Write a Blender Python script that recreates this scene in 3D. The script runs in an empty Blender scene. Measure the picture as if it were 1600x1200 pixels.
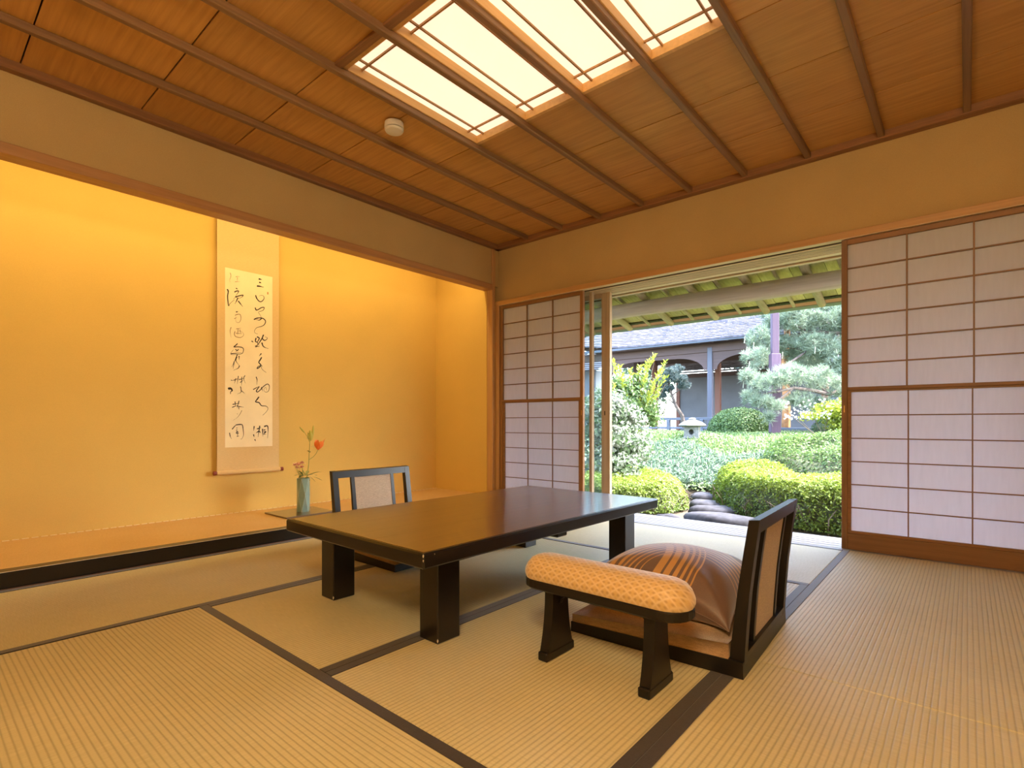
import bpy, math, random
import numpy as np
from mathutils import Vector, Matrix

random.seed(7)
RNG = np.random.default_rng(11)
C = bpy.context.scene.collection
SC = bpy.context.scene

# ------------------------------------------------------------------ camera
F_PX, YAW, CY, CAM_H = 828.0, 0.7095, 660.3, 0.74
cam_data = bpy.data.cameras.new('camera')
cam = bpy.data.objects.new('camera', cam_data)
C.objects.link(cam)
cam.location = (0, 0, CAM_H)
cam.rotation_euler = (math.pi / 2, 0, YAW)
cam_data.sensor_fit = 'HORIZONTAL'
cam_data.sensor_width = 36.0
cam_data.lens = 36.0 * F_PX / 1600.0
cam_data.shift_y = (CY - 600.0) / 1600.0
cam_data.clip_start = 0.02
cam_data.clip_end = 300
SC.camera = cam

# ------------------------------------------------------------------ light and exposure
SC.view_settings.view_transform = 'Standard'
SC.view_settings.look = 'None'
SC.view_settings.exposure = 0.0
SC.view_settings.gamma = 1.0
SC.view_settings.use_curve_mapping = False
SC.cycles.use_denoising = True
SC.cycles.max_bounces = 9
SC.cycles.diffuse_bounces = 5
SC.cycles.glossy_bounces = 3
SC.cycles.transmission_bounces = 4
SC.cycles.transparent_max_bounces = 10
SC.cycles.sample_clamp_indirect = 6.0
SC.cycles.caustics_reflective = False
SC.cycles.caustics_refractive = False

SKY_STRENGTH = 3.7
SUN_STRENGTH = 17.5
PANEL_GLOW = 1.0
ALCOVE_LAMP_W = 34.0
FILL_LANTERN_GLOW = 80.0

world = bpy.data.worlds.new('sky')
SC.world = world
world.use_nodes = True
wn = world.node_tree
sky = wn.nodes.new('ShaderNodeTexSky')
sky.sky_type = 'NISHITA'
sky.sun_disc = False
sky.sun_elevation = math.radians(52)
sky.sun_rotation = math.radians(60)
sky.air_density = 1.0
sky.dust_density = 3.0
bg = wn.nodes['Background']
bg.inputs['Strength'].default_value = SKY_STRENGTH
wn.links.new(sky.outputs[0], bg.inputs[0])

sd = bpy.data.lights.new('sun', 'SUN')
sd.energy = SUN_STRENGTH
sd.angle = math.radians(6)
sd.color = (0.93, 0.96, 1.0)
sun = bpy.data.objects.new('sun', sd)
C.objects.link(sun)
sun.rotation_euler = Vector((-0.55, -0.35, -1.15)).to_track_quat('-Z', 'Y').to_euler()

# ------------------------------------------------------------------ pixel helpers (real planes in the scene)
_s, _c = math.sin(YAW), math.cos(YAW)
FW = Vector((-_s, _c, 0)); RT = Vector((_c, _s, 0))
def ray(x, y): return FW + RT * ((x - 800) / F_PX) + Vector((0, 0, 1)) * ((CY - y) / F_PX)
def on_z(x, y, z):
    d = ray(x, y); return d * ((z - CAM_H) / d.z) + Vector((0, 0, CAM_H))
def on_x(x, y, X):
    d = ray(x, y); return d * (X / d.x) + Vector((0, 0, CAM_H))
def on_y(x, y, Y):
    d = ray(x, y); return d * (Y / d.y) + Vector((0, 0, CAM_H))
def at(x, y, dep): return ray(x, y) * dep + Vector((0, 0, CAM_H))

# ------------------------------------------------------------------ materials
def srgb(r, g, b):
    f = lambda v: ((v / 255 + .055) / 1.055) ** 2.4 if v > 10 else v / 255 / 12.92
    return (f(r), f(g), f(b), 1)

class NT:
    def __init__(s, name):
        s.m = bpy.data.materials.new(name); s.m.use_nodes = True
        s.t = s.m.node_tree; s.b = s.t.nodes['Principled BSDF']; s.out = s.t.nodes['Material Output']
    def n(s, typ, **kw):
        nd = s.t.nodes.new(typ)
        for k, v in kw.items():
            if k.startswith('i_'):
                key = k[2:]
                key = int(key) if key.isdigit() else key.replace('_', ' ')
                nd.inputs[key].default_value = v
            else: setattr(nd, k, v)
        return nd
    def l(s, a, b): s.t.links.new(a, b)
    def coords(s, scale=(1, 1, 1), rand=True):
        tc = s.n('ShaderNodeTexCoord'); mp = s.n('ShaderNodeMapping'); mp.inputs['Scale'].default_value = scale
        if rand:
            oi = s.n('ShaderNodeObjectInfo'); ml = s.n('ShaderNodeMath', operation='MULTIPLY', i_1=37.0)
            s.l(oi.outputs['Random'], ml.inputs[0])
            va = s.n('ShaderNodeVectorMath', operation='ADD')
            s.l(tc.outputs['Object'], va.inputs[0]); s.l(ml.outputs[0], va.inputs[1]); s.l(va.outputs[0], mp.inputs[0])
        else: s.l(tc.outputs['Object'], mp.inputs[0])
        return mp.outputs[0]
    def ramp(s, fac, stops):
        r = s.n('ShaderNodeValToRGB'); e = r.color_ramp.elements
        while len(e) < len(stops): e.new(0.5)
        for el, (p, c) in zip(e, stops): el.position = p; el.color = c
        s.l(fac, r.inputs[0]); return r.outputs[0]
    def bump(s, h, strength, dist):
        b = s.n('ShaderNodeBump', i_Strength=strength, i_Distance=dist)
        s.l(h, b.inputs['Height']); s.l(b.outputs[0], s.b.inputs['Normal'])
    def math(s, op, a, b=None):
        m = s.n('ShaderNodeMath', operation=op)
        for i, v in enumerate((a, b)):
            if v is None: continue
            if isinstance(v, (int, float)): m.inputs[i].default_value = v
            else: s.l(v, m.inputs[i])
        return m.outputs[0]
    def mix(s, fac, a, b):
        m = s.n('ShaderNodeMix', data_type='RGBA')
        for i, v in ((0, fac), (6, a), (7, b)):
            if isinstance(v, (tuple, int, float)): m.inputs[i].default_value = v
            else: s.l(v, m.inputs[i])
        return m.outputs[2]

def plain(name, col, rough=.5, coat=0, spec=.5, metallic=0, noise=None):
    t = NT(name); t.b.inputs['Roughness'].default_value = rough
    t.b.inputs['Coat Weight'].default_value = coat; t.b.inputs['Metallic'].default_value = metallic
    t.b.inputs['Specular IOR Level'].default_value = spec
    if noise:
        sc, amt, bs = noise
        nz = t.n('ShaderNodeTexNoise', i_Scale=sc, i_Detail=5.0); t.l(t.coords(), nz.inputs['Vector'])
        lo = tuple(v * (1 - amt) for v in col[:3]) + (1,); hi = tuple(min(1, v * (1 + amt)) for v in col[:3]) + (1,)
        t.l(t.ramp(nz.outputs[0], [(.3, lo), (.7, hi)]), t.b.inputs['Base Color'])
        if bs: t.bump(nz.outputs[0], bs, .002)
    else: t.b.inputs['Base Color'].default_value = col
    return t.m

def wood(name, light, dark, axis='X', rough=.55, rings=False, coat=0, vary=.12, grain=1.0):
    """Straight or flat-sawn grain running along one axis."""
    t = NT(name); t.b.inputs['Roughness'].default_value = rough; t.b.inputs['Coat Weight'].default_value = coat
    sc = {'X': (1.2, 34, 34), 'Y': (34, 1.2, 34), 'Z': (34, 34, 1.2)}[axis]
    nz = t.n('ShaderNodeTexNoise', i_Scale=1.6 * grain, i_Detail=6.0, i_Roughness=.6); t.l(t.coords(sc), nz.inputs['Vector'])
    f = nz.outputs[0]
    if rings:
        sc2 = {'X': (1.0, 5.5, 5.5), 'Y': (5.5, 1.0, 5.5), 'Z': (5.5, 5.5, 1.0)}[axis]
        n2 = t.n('ShaderNodeTexNoise', i_Scale=.9, i_Detail=1.5); t.l(t.coords(sc2), n2.inputs['Vector'])
        w = t.math('MULTIPLY', n2.outputs[0], 60.0); w = t.math('SINE', w); w = t.math('MULTIPLY', w, .5); w = t.math('ADD', w, .5)
        w = t.math('POWER', w, 3.0)
        f = t.math('MULTIPLY', f, 1.0); w2 = t.math('MULTIPLY', w, .10); f = t.math('SUBTRACT', f, w2)
    col = t.ramp(f, [(.2, dark), (.65, light)])
    oi = t.n('ShaderNodeObjectInfo'); v = t.math('MULTIPLY', oi.outputs['Random'], 2 * vary); v = t.math('ADD', v, 1 - vary)
    hs = t.n('ShaderNodeHueSaturation'); t.l(col, hs.inputs['Color']); t.l(v, hs.inputs['Value'])
    t.l(hs.outputs[0], t.b.inputs['Base Color'])
    t.bump(nz.outputs[0], .15, .001)
    return t.m

M = {}
M['ceiling_wood'] = wood('ceiling_cedar', (.61, .32, .09, 1), (.45, .22, .055, 1), 'X', .5, rings=True, vary=.10)
M['batten'] = wood('batten_cedar', (.27, .15, .075, 1), (.17, .085, .04, 1), 'Y', .5)
M['rim_y'] = wood('rim_cedar_y', (.26, .12, .05, 1), (.16, .07, .03, 1), 'Y', .5)
M['rim_x'] = wood('rim_cedar_x', (.26, .12, .05, 1), (.16, .07, .03, 1), 'X', .5)
M['lintel'] = wood('lintel_cedar', (.50, .27, .12, 1), (.36, .18, .08, 1), 'Y', .45)
M['kamoi'] = wood('head_rail_cedar', (.58, .33, .13, 1), (.45, .24, .09, 1), 'X', .45)
M['post'] = wood('post_cedar', (.50, .29, .12, 1), (.38, .20, .08, 1), 'Z', .45)
M['lattice_x'] = wood('screen_cedar_x', (.25, .12, .045, 1), (.17, .08, .028, 1), 'X', .5)
M['lattice_z'] = wood('screen_cedar_z', (.25, .12, .045, 1), (.17, .08, .028, 1), 'Z', .5)
M['track'] = wood('track_wood', (.74, .60, .40, 1), (.58, .46, .30, 1), 'X', .5)
M['groove'] = plain('track_groove', (.03, .022, .016, 1), .8)
M['sill'] = wood('sill_wood', (.40, .35, .31, 1), (.30, .26, .23, 1), 'X', .45)
M['glass_stile'] = wood('glass_door_stile', (.42, .32, .21, 1), (.29, .21, .13, 1), 'Z', .45)
M['panel_frame'] = wood('panel_frame_spruce', (.72, .43, .16, 1), (.58, .32, .11, 1), 'Y', .45)
M['panel_bar'] = wood('panel_bar', (.46, .25, .10, 1), (.34, .17, .07, 1), 'Y', .5)
M['jiita'] = wood('floor_strip', (.20, .11, .07, 1), (.13, .07, .05, 1), 'Y', .45)

def plaster(name, col, amt=.10):
    t = NT(name); t.b.inputs['Roughness'].default_value = .92; t.b.inputs['Specular IOR Level'].default_value = .2
    co = t.coords(rand=False)
    n1 = t.n('ShaderNodeTexNoise', i_Scale=420.0, i_Detail=3.0); t.l(co, n1.inputs['Vector'])
    n2 = t.n('ShaderNodeTexNoise', i_Scale=2.2, i_Detail=4.0); t.l(co, n2.inputs['Vector'])
    m = t.math('MULTIPLY', n1.outputs[0], .6); m2 = t.math('MULTIPLY', n2.outputs[0], .4); f = t.math('ADD', m, m2)
    t.l(t.ramp(f, [(.35, tuple(v * (1 - amt) for v in col[:3]) + (1,)), (.65, tuple(v * (1 + amt) for v in col[:3]) + (1,))]), t.b.inputs['Base Color'])
    t.bump(n1.outputs[0], .35, .0015)
    return t.m
M['plaster'] = plaster('sand_plaster', (.50, .36, .17, 1))
M['plaster_alcove'] = plaster('alcove_plaster', (.66, .45, .13, 1), .06)

# woven rush matting: ribs along local X, rush across
def rush(name, c1, c2, period=.0147):
    t = NT(name); t.b.inputs['Roughness'].default_value = .55; t.b.inputs['Specular IOR Level'].default_value = .4
    tc = t.n('ShaderNodeTexCoord'); sp = t.n('ShaderNodeSeparateXYZ'); t.l(tc.outputs['Object'], sp.inputs[0])
    w = t.math('MULTIPLY', sp.outputs[1], 2 * math.pi / period); w = t.math('SINE', w); w = t.math('MULTIPLY', w, .5); w = t.math('ADD', w, .5)
    g = t.math('POWER', w, 5.0)                                     # narrow dips between ribs
    mp = t.n('ShaderNodeMapping'); mp.inputs['Scale'].default_value = (420, 22, 1); t.l(tc.outputs['Object'], mp.inputs[0])
    n1 = t.n('ShaderNodeTexNoise', i_Scale=1.0, i_Detail=2.0); t.l(mp.outputs[0], n1.inputs['Vector'])
    n2 = t.n('ShaderNodeTexNoise', i_Scale=2.0, i_Detail=3.0); t.l(t.coords(), n2.inputs['Vector'])
    a = t.math('MULTIPLY', n1.outputs[0], .55); b = t.math('MULTIPLY', n2.outputs[0], .45); f = t.math('ADD', a, b)
    col = t.ramp(f, [(.32, c2), (.66, c1)])
    gg = t.math('MULTIPLY', g, .42)
    col = t.mix(gg, col, tuple(v * .42 for v in c2[:3]) + (1,))  # shade in the dips between ribs darkened into the colour
    t.l(col, t.b.inputs['Base Color'])
    h = t.math('SUBTRACT', t.math('MULTIPLY', n1.outputs[0], .35), g)
    t.bump(h, .5, .0018)
    return t.m
M['rush'] = rush('rush_mat', (.67, .60, .36, 1), (.52, .46, .25, 1))
M['rush_alcove'] = rush('alcove_rush', (.72, .48, .20, 1), (.60, .37, .13, 1), .011)
M['mat_core'] = plain('straw_core', (.45, .34, .17, 1), .8)

def cloth(name, col, sc=900, rough=.8, amt=.25, sheen=.2):
    t = NT(name); t.b.inputs['Roughness'].default_value = rough; t.b.inputs['Sheen Weight'].default_value = sheen
    t.b.inputs['Specular IOR Level'].default_value = .25
    tc = t.n('ShaderNodeTexCoord')
    fs = []
    for s3 in ((sc, sc * .12, sc), (sc * .12, sc, sc)):
        mp = t.n('ShaderNodeMapping'); mp.inputs['Scale'].default_value = s3; t.l(tc.outputs['Object'], mp.inputs[0])
        nz = t.n('ShaderNodeTexNoise', i_Scale=1.0, i_Detail=1.0); t.l(mp.outputs[0], nz.inputs['Vector']); fs.append(nz.outputs[0])
    f = t.math('MULTIPLY', t.math('ADD', fs[0], fs[1]), .5)
    t.l(t.ramp(f, [(.35, tuple(v * (1 - amt) for v in col[:3]) + (1,)), (.65, tuple(min(1, v * (1 + amt)) for v in col[:3]) + (1,))]), t.b.inputs['Base Color'])
    t.bump(f, .3, .001)
    return t.m
M['border'] = cloth('dark_border_cloth', (.030, .024, .026, 1), 700, .62, .25, .35)
M['linen'] = cloth('beige_linen', (.46, .36, .26, 1), 500, .85, .22)
M['seat_linen'] = cloth('tan_linen', (.44, .29, .17, 1), 500, .85, .22)
M['lacquer'] = plain('black_lacquer', (.008, .006, .005, 1), .28, coat=.15, spec=.4, noise=(6, .3, 0))
M['lacquer_matt'] = plain('dark_satin_lacquer', (.008, .006, .005, 1), .38, coat=.0, spec=.4)
M['chip'] = plain('bare_wood_chip', (.62, .52, .40, 1), .8)

def tabletop():
    t = NT('brown_lacquer_top'); t.b.inputs['Roughness'].default_value = .34; t.b.inputs['Coat Weight'].default_value = 1.0; t.b.inputs['Coat Roughness'].default_value = .15
    nz = t.n('ShaderNodeTexNoise', i_Scale=1.0, i_Detail=6.0); t.l(t.coords((46, 1.4, 46), False), nz.inputs['Vector'])
    oi = t.n('ShaderNodeObjectInfo')
    f = t.math('ADD', nz.outputs[0], t.math('MULTIPLY', oi.outputs['Random'], .25))
    t.l(t.ramp(f, [(.3, (.050, .024, .010, 1)), (.9, (.105, .050, .020, 1))]), t.b.inputs['Base Color'])
    return t.m
M['tabletop'] = tabletop()

def paper(name, col, trans=.75, rough=.9):
    """Washi: part diffuse, part translucent."""
    t = NT(name); t.t.nodes.remove(t.b)
    d = t.n('ShaderNodeBsdfDiffuse'); tr = t.n('ShaderNodeBsdfTranslucent'); mx = t.n('ShaderNodeMixShader', i_0=trans)
    mp = t.coords((60, 8, 8)); nz = t.n('ShaderNodeTexNoise', i_Scale=1.0, i_Detail=4.0); t.l(mp, nz.inputs['Vector'])
    c = t.ramp(nz.outputs[0], [(.3, tuple(v * .95 for v in col[:3]) + (1,)), (.7, col)])
    t.l(c, d.inputs[0]); t.l(c, tr.inputs[0]); t.l(d.outputs[0], mx.inputs[1]); t.l(tr.outputs[0], mx.inputs[2]); t.l(mx.outputs[0], t.out.inputs[0])
    return t.m
M['shoji_paper'] = paper('shoji_paper', (.75, .71, .76, 1), .50)

def glowing(name, col, strength):
    t = NT(name); t.b.inputs['Base Color'].default_value = (.8, .75, .6, 1); t.b.inputs['Roughness'].default_value = .9
    nz = t.n('ShaderNodeTexNoise', i_Scale=9.0, i_Detail=5.0); t.l(t.coords(), nz.inputs['Vector'])
    t.l(t.ramp(nz.outputs[0], [(.3, tuple(v * .97 for v in col[:3]) + (1,)), (.7, col)]), t.b.inputs['Emission Color'])
    t.b.inputs['Emission Strength'].default_value = strength
    return t.m
M['panel_paper'] = glowing('lit_ceiling_paper', (1.04, .86, .64, 1), PANEL_GLOW)

def glass():
    t = NT('window_glass'); t.t.nodes.remove(t.b)
    g = t.n('ShaderNodeBsdfGlossy', i_Roughness=.02); tr = t.n('ShaderNodeBsdfTransparent'); tr.inputs[0].default_value = (.90, .95, .95, 1)
    lw = t.n('ShaderNodeLayerWeight', i_Blend=.25); mx = t.n('ShaderNodeMixShader')
    f = t.math('ADD', t.math('MULTIPLY', lw.outputs['Fresnel'], .6), .05)
    t.l(f, mx.inputs[0]); t.l(tr.outputs[0], mx.inputs[1]); t.l(g.outputs[0], mx.inputs[2]); t.l(mx.outputs[0], t.out.inputs[0])
    return t.m
M['glass'] = glass()

def leaf(name, c_lo, c_hi, trans=.35, rough=.45):
    """Leaf colour varies leaf by leaf through a random attribute 'tint'."""
    t = NT(name); t.b.inputs['Roughness'].default_value = rough; t.b.inputs['Specular IOR Level'].default_value = .35
    a = t.n('ShaderNodeAttribute', attribute_name='tint')
    c = t.ramp(a.outputs['Fac'], [(0, c_lo), (1, c_hi)])
    t.l(c, t.b.inputs['Base Color'])
    tr = t.n('ShaderNodeBsdfTranslucent'); t.l(c, tr.inputs[0]); mx = t.n('ShaderNodeMixShader', i_0=trans)
    t.l(t.b.outputs[0], mx.inputs[1]); t.l(tr.outputs[0], mx.inputs[2]); t.l(mx.outputs[0], t.out.inputs[0])
    return t.m
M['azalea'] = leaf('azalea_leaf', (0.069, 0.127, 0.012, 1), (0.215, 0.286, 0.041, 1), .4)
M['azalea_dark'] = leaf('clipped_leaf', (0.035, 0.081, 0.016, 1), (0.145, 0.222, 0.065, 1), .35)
M['cover_leaf'] = leaf('groundcover_leaf', (0.076, 0.141, 0.032, 1), (0.215, 0.289, 0.114, 1), .35)
M['grass_leaf'] = leaf('mondo_grass_leaf', (.06, .115, .065, 1), (.19, .26, .17, 1), .3)
M['variegated'] = leaf('variegated_leaf', (0.055, 0.121, 0.025, 1), (0.276, 0.295, 0.253, 1), .3)
M['nandina'] = leaf('nandina_leaf', (0.131, 0.195, 0.016, 1), (0.297, 0.319, 0.041, 1), .5)
M['pine_leaf'] = leaf('pine_needle', (.10, .15, .09, 1), (.30, .36, .25, 1), .25)
M['pine_dark'] = leaf('small_pine_needle', (0.035, 0.064, 0.049, 1), (0.145, 0.175, 0.163, 1), .2)
M['tree_leaf'] = leaf('tree_leaf', (0.021, 0.047, 0.025, 1), (0.104, 0.155, 0.090, 1), .3)
M['twig'] = plain('twig_bark', (.12, .09, .06, 1), .9, noise=(30, .4, .3))
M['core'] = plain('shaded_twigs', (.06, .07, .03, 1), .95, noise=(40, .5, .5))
M['bark'] = plain('pine_bark', (.10, .075, .06, 1), .95, noise=(14, .5, .8))
M['bark_red'] = plain('red_pine_bark', (0.372, 0.162, 0.060, 1), .9, noise=(12, .4, .6))
M['soil'] = plain('garden_soil', (0.078, 0.057, 0.036, 1), .95, noise=(18, .45, .8))
M['stone'] = plain('dark_stepping_stone', (.045, .042, .048, 1), .8, spec=.3, noise=(16, .4, .7))
M['granite'] = plain('lantern_granite', (0.153, 0.153, 0.140, 1), .85, noise=(45, .35, .6))
M['log'] = wood('peeled_log', (.62, .56, .50, 1), (.46, .40, .35, 1), 'X', .75)
M['rafter'] = wood('pole_rafter', (.52, .47, .30, 1), (.38, .33, .20, 1), 'Y', .75)
M['eave_board'] = wood('eave_board', (.66, .60, .30, 1), (.46, .40, .18, 1), 'Y', .75, vary=.2)  # yellow-green tint stands in for light reflected from the garden
M['fascia'] = wood('fascia_board', (.52, .25, .17, 1), (.34, .15, .10, 1), 'X', .7)
M['roof_edge'] = plain('copper_roof_edge', (.20, .25, .22, 1), .6)
M['violet_post'] = wood('weathered_violet_post', (0.090, 0.050, 0.076, 1), (0.063, 0.034, 0.054, 1), 'Z', .75)
M['far_wood'] = wood('gallery_wood', (0.096, 0.054, 0.045, 1), (0.060, 0.033, 0.030, 1), 'X', .7)
M['far_post'] = wood('gallery_post_grey', (0.108, 0.108, 0.135, 1), (0.076, 0.076, 0.099, 1), 'Z', .7)
M['far_post_red'] = wood('gallery_post_red', (0.180, 0.072, 0.042, 1), (0.132, 0.048, 0.030, 1), 'Z', .7)
M['rail_grey'] = wood('gallery_rail', (0.099, 0.108, 0.135, 1), (0.068, 0.076, 0.099, 1), 'X', .7)
M['shingle'] = plain('bark_shingle', (0.112, 0.100, 0.117, 1), .85, noise=(9, .35, .5))
M['tile'] = plain('wall_cap_tile', (0.166, 0.147, 0.166, 1), .7, noise=(9, .3, .3))
M['lime'] = plain('pale_render', (0.131, 0.131, 0.141, 1), .9, noise=(3, .08, 0))
M['gravel'] = plain('pale_gravel', (0.247, 0.238, 0.225, 1), .95, noise=(60, .35, .6))
M['scroll_silk'] = cloth('scroll_silk', (.66, .47, .22, 1), 420, .75, .08, .1)
M['scroll_paper'] = plain('scroll_paper', (.84, .72, .48, 1), .9, noise=(7, .05, 0))
M['ink'] = plain('brushed_ink', (.020, .012, .008, 1), .8)
M['ink_pale'] = plain('dry_brush_ink', (.22, .14, .07, 1), .85)
M['red_wood'] = plain('red_roller_knob', (.20, .03, .015, 1), .35)
M['white_plastic'] = plain('white_plastic', (.72, .70, .66, 1), .45)
M['shadow_gap'] = plain('shadow_gap', (.02, .015, .01, 1), .9)
M['celadon'] = plain('celadon_glaze', (.20, .30, .25, 1), .3, coat=.4, noise=(9, .2, 0))
M['celadon_line'] = plain('pale_glaze_line', (.48, .56, .48, 1), .35)
M['brass'] = plain('brass_pull', (.62, .40, .14, 1), .35, metallic=1.0)
M['stem'] = plain('green_stem', (.16, .24, .04, 1), .6)
M['lily'] = leaf('orange_petal', (.85, .22, .05, 1), (.95, .42, .12, 1), .4)
M['bud'] = plain('yellow_green_bud', (.46, .42, .07, 1), .5)
M['mum'] = leaf('pale_pink_petal', (.75, .36, .26, 1), (.90, .66, .52, 1), .35)
M['vleaf'] = leaf('cream_edged_leaf', (.07, .13, .02, 1), (.60, .58, .20, 1), .2)

# cushion with two crossing families of gold arcs
def pillow_mat():
    t = NT('brown_satin_with_gold_arcs'); t.b.inputs['Roughness'].default_value = .48; t.b.inputs['Sheen Weight'].default_value = .4
    tc = t.n('ShaderNodeTexCoord'); sp = t.n('ShaderNodeSeparateXYZ'); t.l(tc.outputs['Object'], sp.inputs[0])
    X, Y = sp.outputs[0], sp.outputs[1]
    base = (.135, .078, .058, 1)
    nz = t.n('ShaderNodeTexNoise', i_Scale=300.0); t.l(t.coords(rand=False), nz.inputs['Vector'])
    col = t.ramp(nz.outputs[0], [(.3, tuple(v * .85 for v in base[:3]) + (1,)), (.7, base)])
    def family(cx, cy, bands):
        dx = t.math('SUBTRACT', X, cx); dy = t.math('SUBTRACT', Y, cy)
        r = t.math('SQRT', t.math('ADD', t.math('MULTIPLY', dx, dx), t.math('MULTIPLY', dy, dy)))
        tot = None
        for r0, w in bands:
            m = t.math('LESS_THAN', t.math('ABSOLUTE', t.math('SUBTRACT', r, r0)), w / 2)
            tot = m if tot is None else t.math('MAXIMUM', tot, m)
        return tot
    PIL_A = family(.12, -.22, [(.325, .022), (.290, .018), (.260, .014), (.235, .010), (.212, .008), (.190, .006), (.168, .004)])
    PIL_B = family(-.25, -.14, [(.268, .026), (.300, .021), (.328, .014), (.350, .009), (.369, .007), (.386, .005)])
    top = t.math('GREATER_THAN', sp.outputs[2], -.05)
    a = t.math('MULTIPLY', PIL_A, top); b = t.math('MULTIPLY', PIL_B, 1.0)
    both = t.math('MULTIPLY', a, b); one = t.math('SUBTRACT', t.math('MAXIMUM', a, b), t.math('MULTIPLY', both, .55))
    col = t.mix(t.math('MULTIPLY', one, .92), col, (.50, .27, .08, 1))
    t.l(col, t.b.inputs['Base Color'])
    t.bump(nz.outputs[0], .1, .0008)
    return t.m
M['pillow'] = pillow_mat()

# gold brocade with a lozenge weave
def brocade():
    t = NT('gold_lozenge_brocade'); t.b.inputs['Roughness'].default_value = .5; t.b.inputs['Sheen Weight'].default_value = .5
    tc = t.n('ShaderNodeTexCoord'); sp = t.n('ShaderNodeSeparateXYZ'); t.l(tc.outputs['Object'], sp.inputs[0])
    v = t.math('ADD', sp.outputs[1], sp.outputs[2])
    p, q = t.math('ADD', sp.outputs[0], v), t.math('SUBTRACT', sp.outputs[0], v)
    k = 2 * math.pi / .034
    s1 = t.math('SINE', t.math('MULTIPLY', p, k)); s2 = t.math('SINE', t.math('MULTIPLY', q, k))
    ln = t.math('MAXIMUM', t.math('POWER', t.math('ABSOLUTE', t.math('SINE', t.math('MULTIPLY', p, k / 2))), 9.0), t.math('POWER', t.math('ABSOLUTE', t.math('SINE', t.math('MULTIPLY', q, k / 2))), 9.0))
    dot = t.math('MULTIPLY', s1, s2); dot = t.math('MAXIMUM', dot, 0.0)
    col = t.mix(t.math('MULTIPLY', dot, .65), (.60, .40, .17, 1), (.34, .19, .06, 1))
    col = t.mix(t.math('MULTIPLY', ln, .30), col, (.86, .74, .54, 1))
    t.l(col, t.b.inputs['Base Color'])
    t.bump(ln, .35, .001)
    return t.m
M['brocade'] = brocade()

# ------------------------------------------------------------------ builders
def mesh_of(name, verts, faces, smooth=False):
    me = bpy.data.meshes.new(name); me.from_pydata([tuple(v) for v in verts], [], faces); me.update()
    if smooth:
        for p in me.polygons: p.use_smooth = True
    return me

def link(name, me, mat=None, parent=None, loc=(0, 0, 0), rot=(0, 0, 0), **props):
    o = bpy.data.objects.new(name, me); C.objects.link(o)
    if mat is not None and me is not None and not me.materials: me.materials.append(mat)
    o.parent = parent; o.location = loc; o.rotation_euler = rot
    for k, v in props.items(): o[k] = v
    return o

def thing(name, label, category, loc=(0, 0, 0), rz=0, group=None):
    o = bpy.data.objects.new(name, None); C.objects.link(o); o.empty_display_size = .1
    o.location = loc; o.rotation_euler = (0, 0, rz); o['label'] = label; o['category'] = category
    if group: o['group'] = group
    return o

def struct(name, me=None, mat=None, loc=(0, 0, 0), rz=0, label=None):
    o = link(name, me, mat, None, loc, (0, 0, rz), kind='structure') if me else bpy.data.objects.new(name, None)
    if not me: C.objects.link(o); o.location = loc; o.rotation_euler = (0, 0, rz); o['kind'] = 'structure'
    if label: o['label'] = label
    return o

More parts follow.
